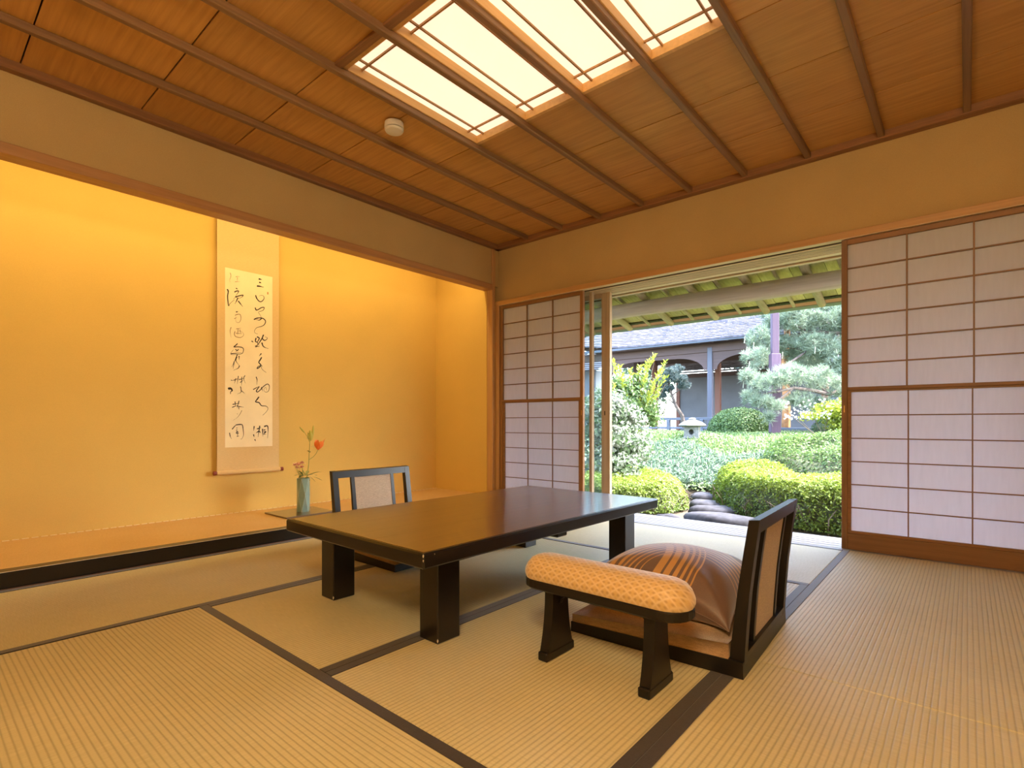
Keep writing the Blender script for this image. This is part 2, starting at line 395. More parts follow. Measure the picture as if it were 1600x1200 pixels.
class MB:
    """Collects boxes, prisms and tubes into one mesh."""
    def __init__(s): s.v = []; s.f = []
    def raw(s, vs, fs):
        n = len(s.v); s.v += [tuple(v) for v in vs]; s.f += [tuple(i + n for i in f) for f in fs]; return s
    def box(s, x0, x1, y0, y1, z0, z1, b=0.0):
        """Box with chamfered edges when b > 0 (44 triangles)."""
        if b <= 0:
            return s.raw([(x, y, z) for x in (x0, x1) for y in (y0, y1) for z in (z0, z1)],
                         [(0, 1, 3, 2), (4, 6, 7, 5), (0, 4, 5, 1), (2, 3, 7, 6), (0, 2, 6, 4), (1, 5, 7, 3)])
        b = min(b, (x1 - x0) / 2.2, (y1 - y0) / 2.2, (z1 - z0) / 2.2)
        vs = []; idx = {}
        for i, (X, sx) in enumerate(((x0, 1), (x1, -1))):
            for j, (Y, sy) in enumerate(((y0, 1), (y1, -1))):
                for k, (Z, sz) in enumerate(((z0, 1), (z1, -1))):
                    for a, p in enumerate(((X, Y + sy * b, Z + sz * b), (X + sx * b, Y, Z + sz * b), (X + sx * b, Y + sy * b, Z))):
                        idx[i, j, k, a] = len(vs); vs.append(p)
        fs = []
        q = lambda *t: fs.append(tuple(idx[e] for e in t))
        for i in (0, 1):
            t = [(i, 0, 0, 0), (i, 0, 1, 0), (i, 1, 1, 0), (i, 1, 0, 0)]; q(*(t if i == 0 else t[::-1]))
        for j in (0, 1):
            t = [(0, j, 0, 1), (1, j, 0, 1), (1, j, 1, 1), (0, j, 1, 1)]; q(*(t if j == 0 else t[::-1]))
        for k in (0, 1):
            t = [(0, 0, k, 2), (0, 1, k, 2), (1, 1, k, 2), (1, 0, k, 2)]; q(*(t if k == 0 else t[::-1]))
        for j in (0, 1):
            for k in (0, 1):
                t = [(0, j, k, 1), (0, j, k, 2), (1, j, k, 2), (1, j, k, 1)]; q(*(t if (j + k) % 2 == 0 else t[::-1]))
        for i in (0, 1):
            for k in (0, 1):
                t = [(i, 0, k, 2), (i, 0, k, 0), (i, 1, k, 0), (i, 1, k, 2)]; q(*(t if (i + k) % 2 == 0 else t[::-1]))
        for i in (0, 1):
            for j in (0, 1):
                t = [(i, j, 0, 0), (i, j, 0, 1), (i, j, 1, 1), (i, j, 1, 0)]; q(*(t if (i + j) % 2 == 0 else t[::-1]))
        for i in (0, 1):
            for j in (0, 1):
                for k in (0, 1):
                    t = [(i, j, k, 0), (i, j, k, 1), (i, j, k, 2)]; q(*(t[::-1] if (i + j + k) % 2 == 0 else t))
        return s.raw(vs, fs)
    def prism(s, poly, axis, a0, a1):
        """Extrudes a 2-D outline along an axis ('x','y','z')."""
        n = len(poly)
        def P(u, v, a): return {'x': (a, u, v), 'y': (u, a, v), 'z': (u, v, a)}[axis]
        vs = [P(u, v, a0) for u, v in poly] + [P(u, v, a1) for u, v in poly]
        fs = [tuple(range(n)), tuple(range(2 * n - 1, n - 1, -1))] + [(i, (i + 1) % n, n + (i + 1) % n, n + i) for i in range(n)]
        return s.raw(vs, fs)
    def tube(s, pts, radii, n=8, cap=True):
        pts = [Vector(p) for p in pts]
        if isinstance(radii, (int, float)): radii = [radii] * len(pts)
        vs = []; fs = []; up = None
        for i, p in enumerate(pts):
            d = (pts[min(i + 1, len(pts) - 1)] - pts[max(i - 1, 0)]).normalized()
            if up is None: up = Vector((0, 0, 1)) if abs(d.z) < .9 else Vector((1, 0, 0))
            u = (up - d * up.dot(d)).normalized(); w = d.cross(u); up = u
            for k in range(n):
                a = 2 * math.pi * k / n; vs.append(p + (u * math.cos(a) + w * math.sin(a)) * radii[i])
        for i in range(len(pts) - 1):
            for k in range(n):
                fs.append((i * n + k, i * n + (k + 1) % n, (i + 1) * n + (k + 1) % n, (i + 1) * n + k))
        if cap: fs += [tuple(range(n))[::-1], tuple(range((len(pts) - 1) * n, len(pts) * n))]
        return s.raw(vs, fs)
    def lathe(s, prof, n=24, c=(0, 0, 0)):
        vs = [(c[0] + r * math.cos(2 * math.pi * k / n), c[1] + r * math.sin(2 * math.pi * k / n), c[2] + z) for r, z in prof for k in range(n)]
        fs = [(i * n + k, i * n + (k + 1) % n, (i + 1) * n + (k + 1) % n, (i + 1) * n + k) for i in range(len(prof) - 1) for k in range(n)]
        return s.raw(vs, fs + [tuple(range(n))[::-1], tuple(range((len(prof) - 1) * n, len(prof) * n))])
    def mesh(s, name, smooth=False):
        me = mesh_of(name, s.v, s.f)
        if smooth:
            me.polygons.foreach_set('use_smooth', [True] * len(me.polygons))
            try: me.set_sharp_from_angle(angle=math.radians(38))
            except Exception: pass
        return me
    def build(s, name, mat, parent=None, smooth=False, **kw): return link(name, s.mesh(name, smooth), mat, parent, **kw)

def bx(name, mat, parent, x0, x1, y0, y1, z0, z1, b=.0015, **kw): return MB().box(x0, x1, y0, y1, z0, z1, b).build(name, mat, parent, **kw)

def dup(o, parent=None):
    c = o.copy(); C.objects.link(c); c.parent = parent
    for ch in list(o.children): dup(ch, c)
    return c

# ------------------------------------------------------------------ room measures
XA, XK, XB = -3.31, -3.226, -4.07          # wall above alcove, alcove sill face, alcove back wall
YB, YW = 3.62, 3.66                        # screen line, plaster above it
X1, Y0 = 1.2465, -0.955                    # right wall, back wall
ZR, ZC = 2.332, 2.372                      # ceiling rim underside, ceiling board underside
ZH0, ZH1 = 1.8135, 1.854                   # head rail

# ------------------------------------------------------------------ floor: rush mats, each a part, their cloth borders sub-parts
floor = struct('floor', MB().box(XK - .02, X1 + .05, Y0 - .05, YB - .02, -.12, -.056).mesh('floor'), M['mat_core'])
BW = .032
def mat(x0, x1, y0, y1, along):
    """along = axis of the mat's long side; the borders lie on the long sides."""
    g = .0012; x0 += g; x1 -= g; y0 += g; y1 -= g
    cx, cy = (x0 + x1) / 2, (y0 + y1) / 2
    L, W = ((x1 - x0), (y1 - y0)) if along == 'X' else ((y1 - y0), (x1 - x0))
    rz = 0 if along == 'X' else math.pi / 2
    o = MB().box(-L / 2, L / 2, -W / 2, W / 2, -.055, 0, .003).build('tatami_mat', M['rush'], floor, loc=(cx, cy, 0), rot=(0, 0, rz))
    for s in (-1, 1):
        a, b = (W / 2 - BW, W / 2 + .0008) if s > 0 else (-W / 2 - .0008, -W / 2 + BW)
        MB().box(-L / 2, L / 2, a, b, -.05, .0022, .001).build('border', M['border'], o)
    return o
m1, m2, m3, m4 = -2.3384, -1.4393, -.546, .3515
mat(XK + .012, m1, -.06, 1.78, 'Y'); mat(XK + .012, m1, 1.78, 3.60, 'Y')
mat(m1, m2, .827, 2.697, 'Y'); mat(m2, m3, .827, 2.697, 'Y')
mat(m1, m3, 2.697, 3.60, 'X'); mat(m1, m3, -.065, .827, 'X')
mat(m3, m4, -.11, 1.7464, 'Y'); mat(m3, m4, 1.7464, 3.60, 'Y')
mat(m4, X1, -.11, 1.7464, 'Y'); mat(m4, X1, 1.7464, 3.60, 'Y')
mat(XK + .012, m2, Y0, -.065, 'X'); mat(m2, m4, Y0, -.115, 'X'); mat(m4, X1, Y0, -.115, 'X')

# ------------------------------------------------------------------ alcove
al_y0, al_y1 = Y0, 3.56
struct('wall_alcove_back', MB().box(XB - .08, XB, al_y0, al_y1 + .09, -.1, 2.62).mesh('w'), M['plaster_alcove'])
struct('wall_alcove_end', MB().box(XB, XA - .055, al_y1, al_y1 + .09, -.1, 2.62).mesh('w'), M['plaster_alcove'])
struct('ceiling_alcove', MB().box(XB - .08, XA - .05, al_y0, al_y1 + .09, 2.62, 2.66).mesh('w'), M['rim_y'])
struct('trim_1', MB().box(XK - .078, XK, al_y0, 3.57, -.004, .079, .002).mesh('t'), M['lacquer'], label='black lacquered sill of the alcove')
bx('worn_edge_highlight', M['chip'], bpy.data.objects['trim_1'], XK - .0022, XK + .0004, al_y0, 3.57, .0772, .0795, 0, label='pale worn upper edge with its highlight painted in')  # pale strip carries both the wear and a painted edge highlight
struct('trim_2', MB().box(XK, XK + .011, al_y0, 3.60, -.05, .004, .001).mesh('t'), M['jiita'], label='thin brown strip at the foot of the alcove sill')
af = struct('floor_alcove', MB().box(XB, XK - .078, al_y0, al_y1, -.1, .066).mesh('w'), M['mat_core'])
goza = MB().box(-2.26, 2.26, -.38, .38, 0, .014, .002).build('rush_matting', M['rush_alcove'], af, loc=((XB + XK - .078) / 2 + .004, 1.30, .066), rot=(0, 0, math.pi / 2))
# stitched light selvedge at the back of the alcove matting
sv = MB()
for k in range(110):
    y = al_y0 + .03 + k * .041
    sv.box(XB + .002, XB + .012, y, y + .03, .080, .0825, .0006)
sv.build('selvedge_stitches', M['scroll_paper'], af, kind='stuff')
# wall above the opening, lintel
struct('wall_left', MB().box(XA - .06, XA, Y0, YW, 2.0, 2.66).mesh('w'), M['plaster'])
struct('trim_3', MB().box(XA - .085, XA + .014, Y0, 3.566, 1.956, 2.008, .0025).mesh('t'), M['lintel'], label='cedar lintel over the alcove')
struct('trim_4', MB().box(XA - .07, XA + .012, 3.566, 3.606, .0, ZR, .003).mesh('t'), M['post'], label='slim corner post beside the alcove')

# ------------------------------------------------------------------ screen wall
wb = struct('wall_right_front', MB().box(XA - .06, X1, YW, YW + .06, ZH1 - .01, 2.62).mesh('w'), M['plaster'], label='plaster band above the screens')
struct('wall_side', MB().box(X1, X1 + .06, Y0 - .06, YW + .06, -.1, 2.62).mesh('w'), M['plaster'])
struct('wall_rear', MB().box(XB, X1 + .06, Y0 - .06, Y0, -.1, 2.62).mesh('w'), M['plaster'])
struct('trim_5', MB().box(XA + .0, X1, 3.605, YW + .01, ZH0, ZH1, .002).mesh('t'), M['kamoi'], label='pale cedar head rail above the screens')
struct('trim_6', MB().box(XA - .03, XA + .055, 3.606, 3.72, -.05, ZH1, .002).mesh('t'), M['post'], label='jamb post at the left end of the screens')
# grooved track soffit between the inner and the outer doors
tr = struct('trim_7', MB().box(XA, X1, 3.672, 3.990, 1.811, 1.866).mesh('t'), M['groove'], label='grooved door track over the opening')  # near-black plate paints the shade inside the track grooves
bx('track_rail', M['track'], tr, XA + .05, X1, 3.606, 3.650, 1.8105, 1.8140, .001)
ys = [(3.684, 3.704), (3.716, 3.732), (3.743, 3.759), (3.770, 3.786), (3.797, 3.813), (3.824, 3.840), (3.856, 3.915)]
for a, b in ys: bx('track_rail', M['track'], tr, XA + .05, X1, a, b, 1.806, 1.812, .001)
bx('track_rail', M['track'], tr, XA + .05, X1, 3.935, 3.975, 1.798, 1.812, .001)
# sill
sl = struct('trim_8', MB().box(XA, X1, 3.60, 3.985, -.10, -.028).mesh('t'), M['groove'], label='weathered wooden sill of the opening')
for a, b in [(3.602, 3.640), (3.648, 3.700), (3.708, 3.760), (3.768, 3.822), (3.830, 3.880), (3.890, 3.985)]:
    bx('sill_board', M['sill'], sl, XA, X1, a, b, -.05, -.002 if a < 3.85 else -.006, .002)

# sliding paper screens: frame, mid rail, cedar lattice, one paper sheet per opening; lower sash slides behind
def shoji(name, x0, x1, y, label, cols=3, brass_side=None):
    d = struct(name, None, label=label, loc=(x0, y, 0)); W = x1 - x0; T = .028
    zt = 1.808; z_mid0, z_mid1 = .928, .946; st = .030
    for a, b in ((0, st), (W - st, W)): bx('stile', M['lattice_z'], d, a, b, 0, T, .002, zt, .002)
    bx('top_rail', M['lattice_x'], d, st, W - st, 0, T, 1.778, zt, .002)
    bx('bottom_rail', M['lattice_x'], d, st, W - st, 0, T, .002, .096, .002)
    bx('middle_rail', M['lattice_x'], d, st, W - st, -.002, T, z_mid0, z_mid1, .0015)
    xs = np.linspace(st, W - st, cols + 1)
    zu = np.linspace(z_mid1, 1.778, 7); bw = .0075
    for k in range(1, cols): bx('upright_bar', M['lattice_z'], d, xs[k] - bw / 2, xs[k] + bw / 2, .004, .018, z_mid1, 1.778, .001)
    for k in range(1, 6): bx('cross_bar', M['lattice_x'], d, st, W - st, .005, .017, zu[k] - bw / 2, zu[k] + bw / 2, .001)
    pw = (W - 2 * st) / cols; ph = (1.778 - z_mid1) / 6
    pane = MB().box(-pw / 2, pw / 2, 0, .0008, -ph / 2, ph / 2).mesh('paper_pane'); pane.materials.append(M['shoji_paper'])
    for i in range(cols):
        for j in range(6): link('paper_pane', pane, None, d, ((xs[i] + xs[i + 1]) / 2, .0185, (zu[j] + zu[j + 1]) / 2))
    # lower sash
    sash = thing_part('lower_sash', d, (0, .008, 0)); s2 = .017
    fr = MB(); a0, a1 = st + .0, W - st
    fr.box(a0, a0 + s2, 0, .018, .096, z_mid0, .001); fr.box(a1 - s2, a1, 0, .018, .096, z_mid0, .001)
    fr.box(a0 + s2, a1 - s2, 0, .018, .096, .110, .001); fr.box(a0 + s2, a1 - s2, 0, .018, z_mid0 - .010, z_mid0, .001)
    fr.build('sash_frame', M['lattice_x'], sash)
    xl = np.linspace(a0 + s2, a1 - s2, cols + 1); zl = np.linspace(.110, z_mid0 - .010, 7)
    for k in range(1, cols): bx('upright_bar', M['lattice_z'], sash, xl[k] - .003, xl[k] + .003, .003, .013, .110, z_mid0 - .01, .0008)
    for k in range(1, 6): bx('cross_bar', M['lattice_x'], sash, a0 + s2, a1 - s2, .004, .012, zl[k] - .003, zl[k] + .003, .0008)
    pw2 = (a1 - a0 - 2 * s2) / cols; ph2 = (zl[1] - zl[0])
    pane2 = MB().box(-pw2 / 2, pw2 / 2, 0, .0008, -ph2 / 2, ph2 / 2).mesh('paper_pane'); pane2.materials.append(M['shoji_paper'])
    for i in range(cols):
        for j in range(6): link('paper_pane', pane2, None, sash, ((xl[i] + xl[i + 1]) / 2, .0135, (zl[j] + zl[j + 1]) / 2))
    if brass_side is not None:
        px = .012 if brass_side < 0 else W - .018
        bx('brass_pull', M['brass'], d, px, px + .006, -.0012, .004, .80, .84, .0005)
    return d
def thing_part(name, parent, loc=(0, 0, 0)):
    o = bpy.data.objects.new(name, None); C.objects.link(o); o.parent = parent; o.location = loc; return o

shoji('door_1', XA + .056, -2.355, YB + .002, 'paper lattice screen standing beside the alcove', brass_side=1)
shoji('door_2', -.560, .336, YB + .002, 'large paper lattice screen right of the garden opening', brass_side=-1)
shoji('door_3', .340, 1.236, YB + .034, None)

# outer glass sliding door drawn left
gd = struct('door_4', None, label='wood framed glass door pushed left of the opening', loc=(0, 0, 0))
for a, b, y in ((-3.20, -3.13, 3.80), (-2.290, -2.212, 3.80)): bx('glass_stile', M['glass_stile'], gd, a, b, y, y + .034, .0, 1.812, .002)
bx('top_rail', M['glass_stile'], gd, -3.13, -2.290, 3.80, 3.834, 1.765, 1.812, .002)
bx('bottom_rail', M['glass_stile'], gd, -3.13, -2.290, 3.80, 3.834, .0, .075, .002)
bx('glass_pane', M['glass'], gd, -3.13, -2.290, 3.815, 3.819, .075, 1.765, 0)
bx('finger_catch', M['shadow_gap'], gd, -2.262, -2.254, 3.7985, 3.801, .80, .835, 0)
gd2 = struct('door_5', None, label='second glass door stacked behind the first', loc=(0, 0, 0))
for a, b in ((-3.20, -3.13), (-2.300, -2.258)): bx('glass_stile', M['glass_stile'], gd2, a, b, 3.885, 3.919, -.004, 1.812, .002)
bx('top_rail', M['glass_stile'], gd2, -3.13, -2.300, 3.885, 3.919, 1.765, 1.812, .002)
bx('bottom_rail', M['glass_stile'], gd2, -3.13, -2.300, 3.885, 3.919, -.004, .075, .002)
bx('glass_pane', M['glass'], gd2, -3.13, -2.300, 3.90, 3.904, .075, 1.765, 0)
# inner jamb of the first screen track
struct('trim_9', MB().box(-2.345, -2.318, 3.70, 3.735, -.002, 1.812, .002).mesh('t'), M['glass_stile'], label='slim upright between the screen and the glass doors')
# glass doors behind the right-hand screens
for k, (a, b, y, nm) in enumerate(((-.52, .38, 3.80, 'door_6'), (.36, 1.24, 3.885, 'door_7'))):
    g = struct(nm)
    for u, v in ((a, a + .07), (b - .07, b)): bx('glass_stile', M['glass_stile'], g, u, v, y, y + .034, .0, 1.812, .002)
    bx('top_rail', M['glass_stile'], g, a + .07, b - .07, y, y + .034, 1.765, 1.812, .002)
    bx('bottom_rail', M['glass_stile'], g, a + .07, b - .07, y, y + .034, .0, .075, .002)
    bx('glass_pane', M['glass'], g, a + .07, b - .07, y + .015, y + .019, .075, 1.765, 0)

# ------------------------------------------------------------------ ceiling: lapped cedar boards, battens, rim
SKX0, SKX1, SKY0, SKY1 = -2.19, -.73, 1.302, 2.232
ceil = struct('ceiling', MB().box(XA - .02, X1, Y0, YW, 2.50, 2.54).mesh('c'), M['rim_x'])
seams = [round(1.302 + .465 * k, 4) for k in range(-5, 6)]
seams[0] = Y0
seams[-1] = YW
def plank(x0, x1, y0, y1):
    vs = []
    o = MB()
    t = .009
    # the board leans a little, its far edge lapping over the next one
    z0, z1 = ZC, ZC + .001
    cx, cy = (x0 + x1) / 2, (y0 + y1) / 2
    o.raw([(x0 - cx, y0 - cy + .003, z0), (x1 - cx, y0 - cy + .003, z0), (x1 - cx, y1 - cy - .003, z1), (x0 - cx, y1 - cy - .003, z1),
           (x0 - cx, y0 - cy + .003, z0 + t), (x1 - cx, y0 - cy + .003, z0 + t), (x1 - cx, y1 - cy - .003, z1 + t), (x0 - cx, y1 - cy - .003, z1 + t)],
          [(0, 3, 2, 1), (4, 5, 6, 7), (0, 1, 5, 4), (1, 2, 6, 5), (2, 3, 7, 6), (3, 0, 4, 7)])
    return o.build('plank', M['ceiling_wood'], ceil, loc=(cx, cy, 0))
for a, b in zip(seams[:-1], seams[1:]):
    if b <= a: continue
    if a > SKY0 - .01 and b < SKY1 + .01:
        plank(XA, SKX0 + .004, a, b); plank(SKX1 - .004, X1, a, b)
    else: plank(XA, X1, a, b)
for k in range(-3, 9):
    x = -.365 * k
    for a, b in ((Y0, YW),):
        bx('batten', M['batten'], ceil, x - .0165, x + .0165, a, b - .05, ZC - .033, ZC + .001, .004)
    if x < XA + .1: break
bx('rim', M['rim_y'], ceil, XA - .002, XA + .045, Y0, YW, ZR, ZC + .02, .004)
bx('rim', M['rim_x'], ceil, XA, X1, YW - .062, YW + .001, ZR, ZC + .02, .004)
bx('rim', M['rim_x'], ceil, XA, X1, Y0, Y0 + .05, ZR, ZC + .02, .004)
bx('rim', M['rim_y'], ceil, X1 - .05, X1, Y0, YW, ZR, ZC + .02, .004)

bx('end_member', M['rim_x'], ceil, SKX0, SKX1, SKY0 - .004, SKY0 + .034, ZC - .012, ZC + .045, .002)
SKY0 += .036
# lit paper ceiling panels, one framed panel in each bay between battens
bays = [(-2.19, -1.825), (-1.825, -1.46), (-1.46, -1.095), (-1.095, -.73)]
plabels = ['lit paper ceiling panel nearest the smoke detector', 'second lit paper ceiling panel from the smoke detector, seen through its lattice',
           'third lit paper ceiling panel from the smoke detector', 'fourth lit paper ceiling panel, farthest from the smoke detector']
for (a, b), lb in zip(bays, plabels):
    p = thing('ceiling_light_panel', lb, 'ceiling light', ((a + b) / 2, (SKY0 + SKY1) / 2, ZC), group='lit paper ceiling panels')
    hw, hl = (b - a) / 2 - .001, (SKY1 - SKY0) / 2 - .001
    fw = .022; h = .040
    for s in (-1, 1):
        x0, x1 = (-hw, -hw + fw) if s < 0 else (hw - fw, hw)
        bx('frame_side', M['panel_frame'], p, x0, x1, -hl, hl, -.004, h, .001)
        y0, y1 = (-hl, -hl + fw) if s < 0 else (hl - fw, hl)
        bx('frame_side', M['panel_frame'], p, -hw + fw, hw - fw, y0, y1, -.004, h, .001)
    bx('paper', M['panel_paper'], p, -hw + .004, hw - .004, -hl + .004, hl - .004, h, h + .002, 0)
    for s in (-1, 1):
        bx('lattice_bar', M['panel_bar'], p, s * (hw - fw - .052) - .004, s * (hw - fw - .052) + .004, -hl + fw, hl - fw, h - .012, h - .001, .001)
        bx('lattice_bar', M['panel_bar'], p, -hw + fw, hw - fw, s * (hl - fw - .075) - .004, s * (hl - fw - .075) + .004, h - .0135, h - .0025, .001)

# ------------------------------------------------------------------ alcove lamp and added fill lantern
def area(name, loc, size, watts, col, direction, spread=180):
    l = bpy.data.lights.new(name, 'AREA'); l.shape = 'RECTANGLE'; l.size, l.size_y = size; l.energy = watts; l.color = col; l.spread = math.radians(spread)
    o = bpy.data.objects.new(name, l); C.objects.link(o); o.location = loc
    o.rotation_euler = Vector(direction).to_track_quat('-Z', 'Y').to_euler(); return o
# fluorescent strip concealed behind the alcove lintel
lamp = area('alcove_strip_lamp', (XA - .16, 1.45, 2.40), (4.0, .06), ALCOVE_LAMP_W, (1.0, .70, .27), (0, 0, -1))
lamp.rotation_euler = (math.radians(20), 0, math.pi / 2)            # long side along the lintel, tilted to the back wall
# paper lantern added out of view above the viewer to brighten the room
LP = Vector((.05, -.38, 1.86))
cl = thing('added_fill_lantern', 'round paper lantern added unseen above the viewer as fill light', 'added fill lamp', LP)
shade = glowing('fill_lantern_glow', (1.0, .78, .45, 1), FILL_LANTERN_GLOW)
MB().lathe([(.205 * math.sin(math.pi * k / 16), .205 * math.cos(math.pi * k / 16)) for k in range(2, 15)], 40).build('shade', shade, cl, True)
MB().tube([(0, 0, .20), (0, 0, ZR + .03 - LP.z)], .004, 6).build('cord', M['lacquer'], cl)

# ------------------------------------------------------------------ low table
tb = thing('low_table', 'large low table with brown top and black lacquered edge on the matting', 'table', (-1.703, 1.852, 0), -.013)
TW, TL, TH = .450, .792, .338
bx('tabletop_frame', M['lacquer'], tb, -TW, TW, -TL, TL, .287, TH - .0012, .006)
for a, b in ((-TW + .014, -.145), (-.145, .155), (.155, TW - .014)):
    bx('top_board', M['tabletop'], tb, a, b, -TL + .014, TL - .014, TH - .006, TH, .0004)
for sx in (-1, 1):
    for sy in (-1, 1):
        x0, x1 = sorted((sx * .281, sx * .377)); y0, y1 = sorted((sy * .570, sy * .672))
        bx('leg', M['lacquer'], tb, x0, x1, y0, y1, 0, .287, .004)
for sx in (-1, 1):
    y = .572                                            # shaped bracket apron under each long side
    poly = [(-y, .288), (-y, .250), (-.46, .252), (-.40, .258), (-.35, .270), (-.30, .274), (.30, .274), (.35, .270), (.40, .258), (.46, .252), (y, .250), (y, .288)]
    x0, x1 = sorted((sx * .320, sx * .345)); MB().prism(poly, 'x', x0, x1).build('apron', M['lacquer'], tb)
for sy in (-1, 1):
    y0, y1 = sorted((sy * .610, sy * .632)); bx('apron', M['lacquer'], tb, -.281, .281, y0, y1, .252, .288, .002)
bx('cross_brace', M['lacquer'], tb, -.40, .40, -.035, .035, .256, .288, .004)
for k, (x, y, z, w, h) in enumerate(((TW, -TL, .3305, .0035, .006), (TW, -TL, .316, .0025, .005), (TW, -TL + .045, .329, .0015, .003))):
    MB().raw([(x + .0005, y - .0005, z - h), (x - w, y - .0006, z), (x + .0002, y - .0005, z + h), (x + .0006, y + w * .8, z + h * .2)], [(0, 2, 1), (0, 3, 2), (0, 1, 3), (1, 2, 3)]).build('chip', M['chip'], tb, label='worn pale chip')
for x, y in ((.377, -.672), (-.281, -.672)):
    z = .012; MB().raw([(x + .0005, y - .0005, z - .006), (x - .004, y - .0006, z), (x, y - .0005, z + .009), (x + .0006, y + .004, z + .002)], [(0, 2, 1), (0, 3, 2), (0, 1, 3), (1, 2, 3)]).build('chip', M['chip'], tb, label='worn pale chip')

# ------------------------------------------------------------------ legless floor chairs
def lerp(p, z):
    for (z0, x0), (z1, x1) in zip(p[:-1], p[1:]):
        if z <= z1: return x0 + (x1 - x0) * (z - z0) / (z1 - z0)
    return p[-1][1]
def floor_chair(name, label, loc, rz):
    t = thing(name, label, 'chair', loc, rz, 'legless floor chairs at the low table')
    W = .283
    MB().prism([(-.29, 0), (.29, 0), (.289, .048), (-.29, .034)], 'y', -W, W).build('base', M['lacquer_matt'], t)
    # seat pad with soft edges
    n = 10; vs = []; fs = []
    for i in range(n + 1):
        for j in range(n + 1):
            u, v = i / n * 2 - 1, j / n * 2 - 1
            x = -.020 + u * .266; y = v * .279; e = (1 - abs(u) ** 10) * (1 - abs(v) ** 10)
            base = .036 + .013 * (u + 1) / 2
            vs.append((x, y, base + (.040 + .028 * (u + 1) / 2) * (.62 + .38 * max(0, e) ** .5)))
    for i in range(n):
        for j in range(n): a = i * (n + 1) + j; fs.append((a, a + n + 1, a + n + 2, a + 1))
    top = len(vs); ring = [i * (n + 1) for i in range(n + 1)] + [n * (n + 1) + j for j in range(1, n + 1)] + [i * (n + 1) + n for i in range(n - 1, -1, -1)] + [j for j in range(n - 1, 0, -1)]
    for r in ring: x, y, z = vs[r]; vs.append((x, y, .034 + .013 * (x + .286) / .53))
    for k in range(len(ring)): a, b = ring[k], ring[(k + 1) % len(ring)]; fs.append((a, top + k, top + (k + 1) % len(ring), b)[::-1])
    link('seat_pad', mesh_of('seat_pad', vs, fs, True), M['seat_linen'], t)
    L = [(.04, .248), (.12, .256), (.24, .270), (.34, .284), (.458, .302)]
    R = [(.03, .289), (.12, .294), (.24, .303), (.34, .315), (.462, .332)]
    zs = np.linspace(.03, .458, 9)
    def blade(y0, y1, ins, nm, mt, z0=.03, z1=.458):
        zz = np.linspace(z0, z1, 9); i0, i1 = ins
        poly = [(lerp(L, z) + i0, z) for z in zz] + [(lerp(R, z) - i1, z + (.004 if z == zz[-1] and ins == (0, 0) else 0)) for z in zz[::-1]]
        MB().prism(poly, 'y', y0, y1).build(nm, mt, t)
    for s in (-1, 1):
        a, b = sorted((s * .272, s * .238)); blade(a, b, (0, 0), 'post', M['lacquer_matt'])
        a, b = sorted((s * .150, s * .128)); blade(a, b, (.007, .007), 'slat', M['lacquer_matt'], .045, .43)
    blade(-.128, .128, (.010, .012), 'back_pad', M['linen'], .06, .43)
    zt = [.420, .435, .450, .458]
    poly = [(lerp(L, z) + .001, z) for z in zt] + [(lerp(R, z) - .001, z + (.003 if z > .456 else 0)) for z in zt[::-1]]
    MB().prism(poly, 'y', -.238, .238).build('top_rail', M['lacquer_matt'], t)
    MB().prism([(.256, .046), (.289, .046), (.291, .066), (.259, .066)], 'y', -.238, .238).build('bottom_rail', M['lacquer_matt'], t)
    return t
floor_chair('floor_chair', 'black framed legless floor chair with plump brown cushion on its seat', (-.788, 1.857, .001), .040)
floor_chair('floor_chair', 'empty black framed legless floor chair between the table and the alcove', (-2.432, 1.890, .001), math.pi)

# plump cushion on the near chair
PC = Vector((-.808, 1.852, .160))
cu = thing('floor_cushion', 'plump brown satin cushion with crossing gold arcs on the floor chair', 'cushion', PC, .040)
def pillow_mesh(n=44):
    vs = []; fs = []
    for side in (1, -1):
        for i in range(n + 1):
            for j in range(n + 1):
                u, v = math.sin((i / n - .5) * math.pi), math.sin((j / n - .5) * math.pi)
                pin_x = .262 * (1 - .07 * (1 - v * v)); pin_y = .248 * (1 - .07 * (1 - u * u))
                t = max(0, (1 - u * u) * (1 - v * v)) ** .42
                corner = (u * u * v * v) ** 1.5
                # creases running in from the corners
                cr = 0
                for (cx, cy) in ((1, -1), (1, 1), (-1, -1), (-1, 1)):
                    dx, dy = u - cx, v - cy; r = math.hypot(dx, dy) + 1e-6; an = math.atan2(dy * cy, dx * cx)
                    cr += .010 * math.exp(-((r - .38) / .28) ** 2) * math.sin(an * 9 + cx + 2 * cy)
                z = side * t * (.132 if side > 0 else .090) - .042 * corner + (cr * t if side > 0 else 0)
                if side > 0: z += .014 * t * (u * .6 - v * .2)
                z = max(z, -.074 + .030 * (u + 1) / 2)
                vs.append((u * pin_x, v * pin_y, z))
        o = 0 if side > 0 else (n + 1) ** 2
        for i in range(n):
            for j in range(n):
                a = o + i * (n + 1) + j; q = (a, a + n + 1, a + n + 2, a + 1); fs.append(q if side > 0 else q[::-1])
    return mesh_of('cushion_cover', vs, fs, True)
link('cover', pillow_mesh(), M['pillow'], cu)
seam = MB(); pts = []
for k in range(81):
    a = k / 80 * 4; sd = int(a) % 4; f = (a - int(a)) * 2 - 1
    u, v = ((f, -1), (1, f), (-f, 1), (-1, -f))[sd] if k < 80 else (-1, -1)
    pts.append((u * .262 * (1 - .07 * (1 - v * v)), v * .248 * (1 - .07 * (1 - u * u)), -.042 * (u * u * v * v) ** 1.5))
seam.tube(pts, .0022, 5, False).build('seam_piping', M['pillow'], cu, True)

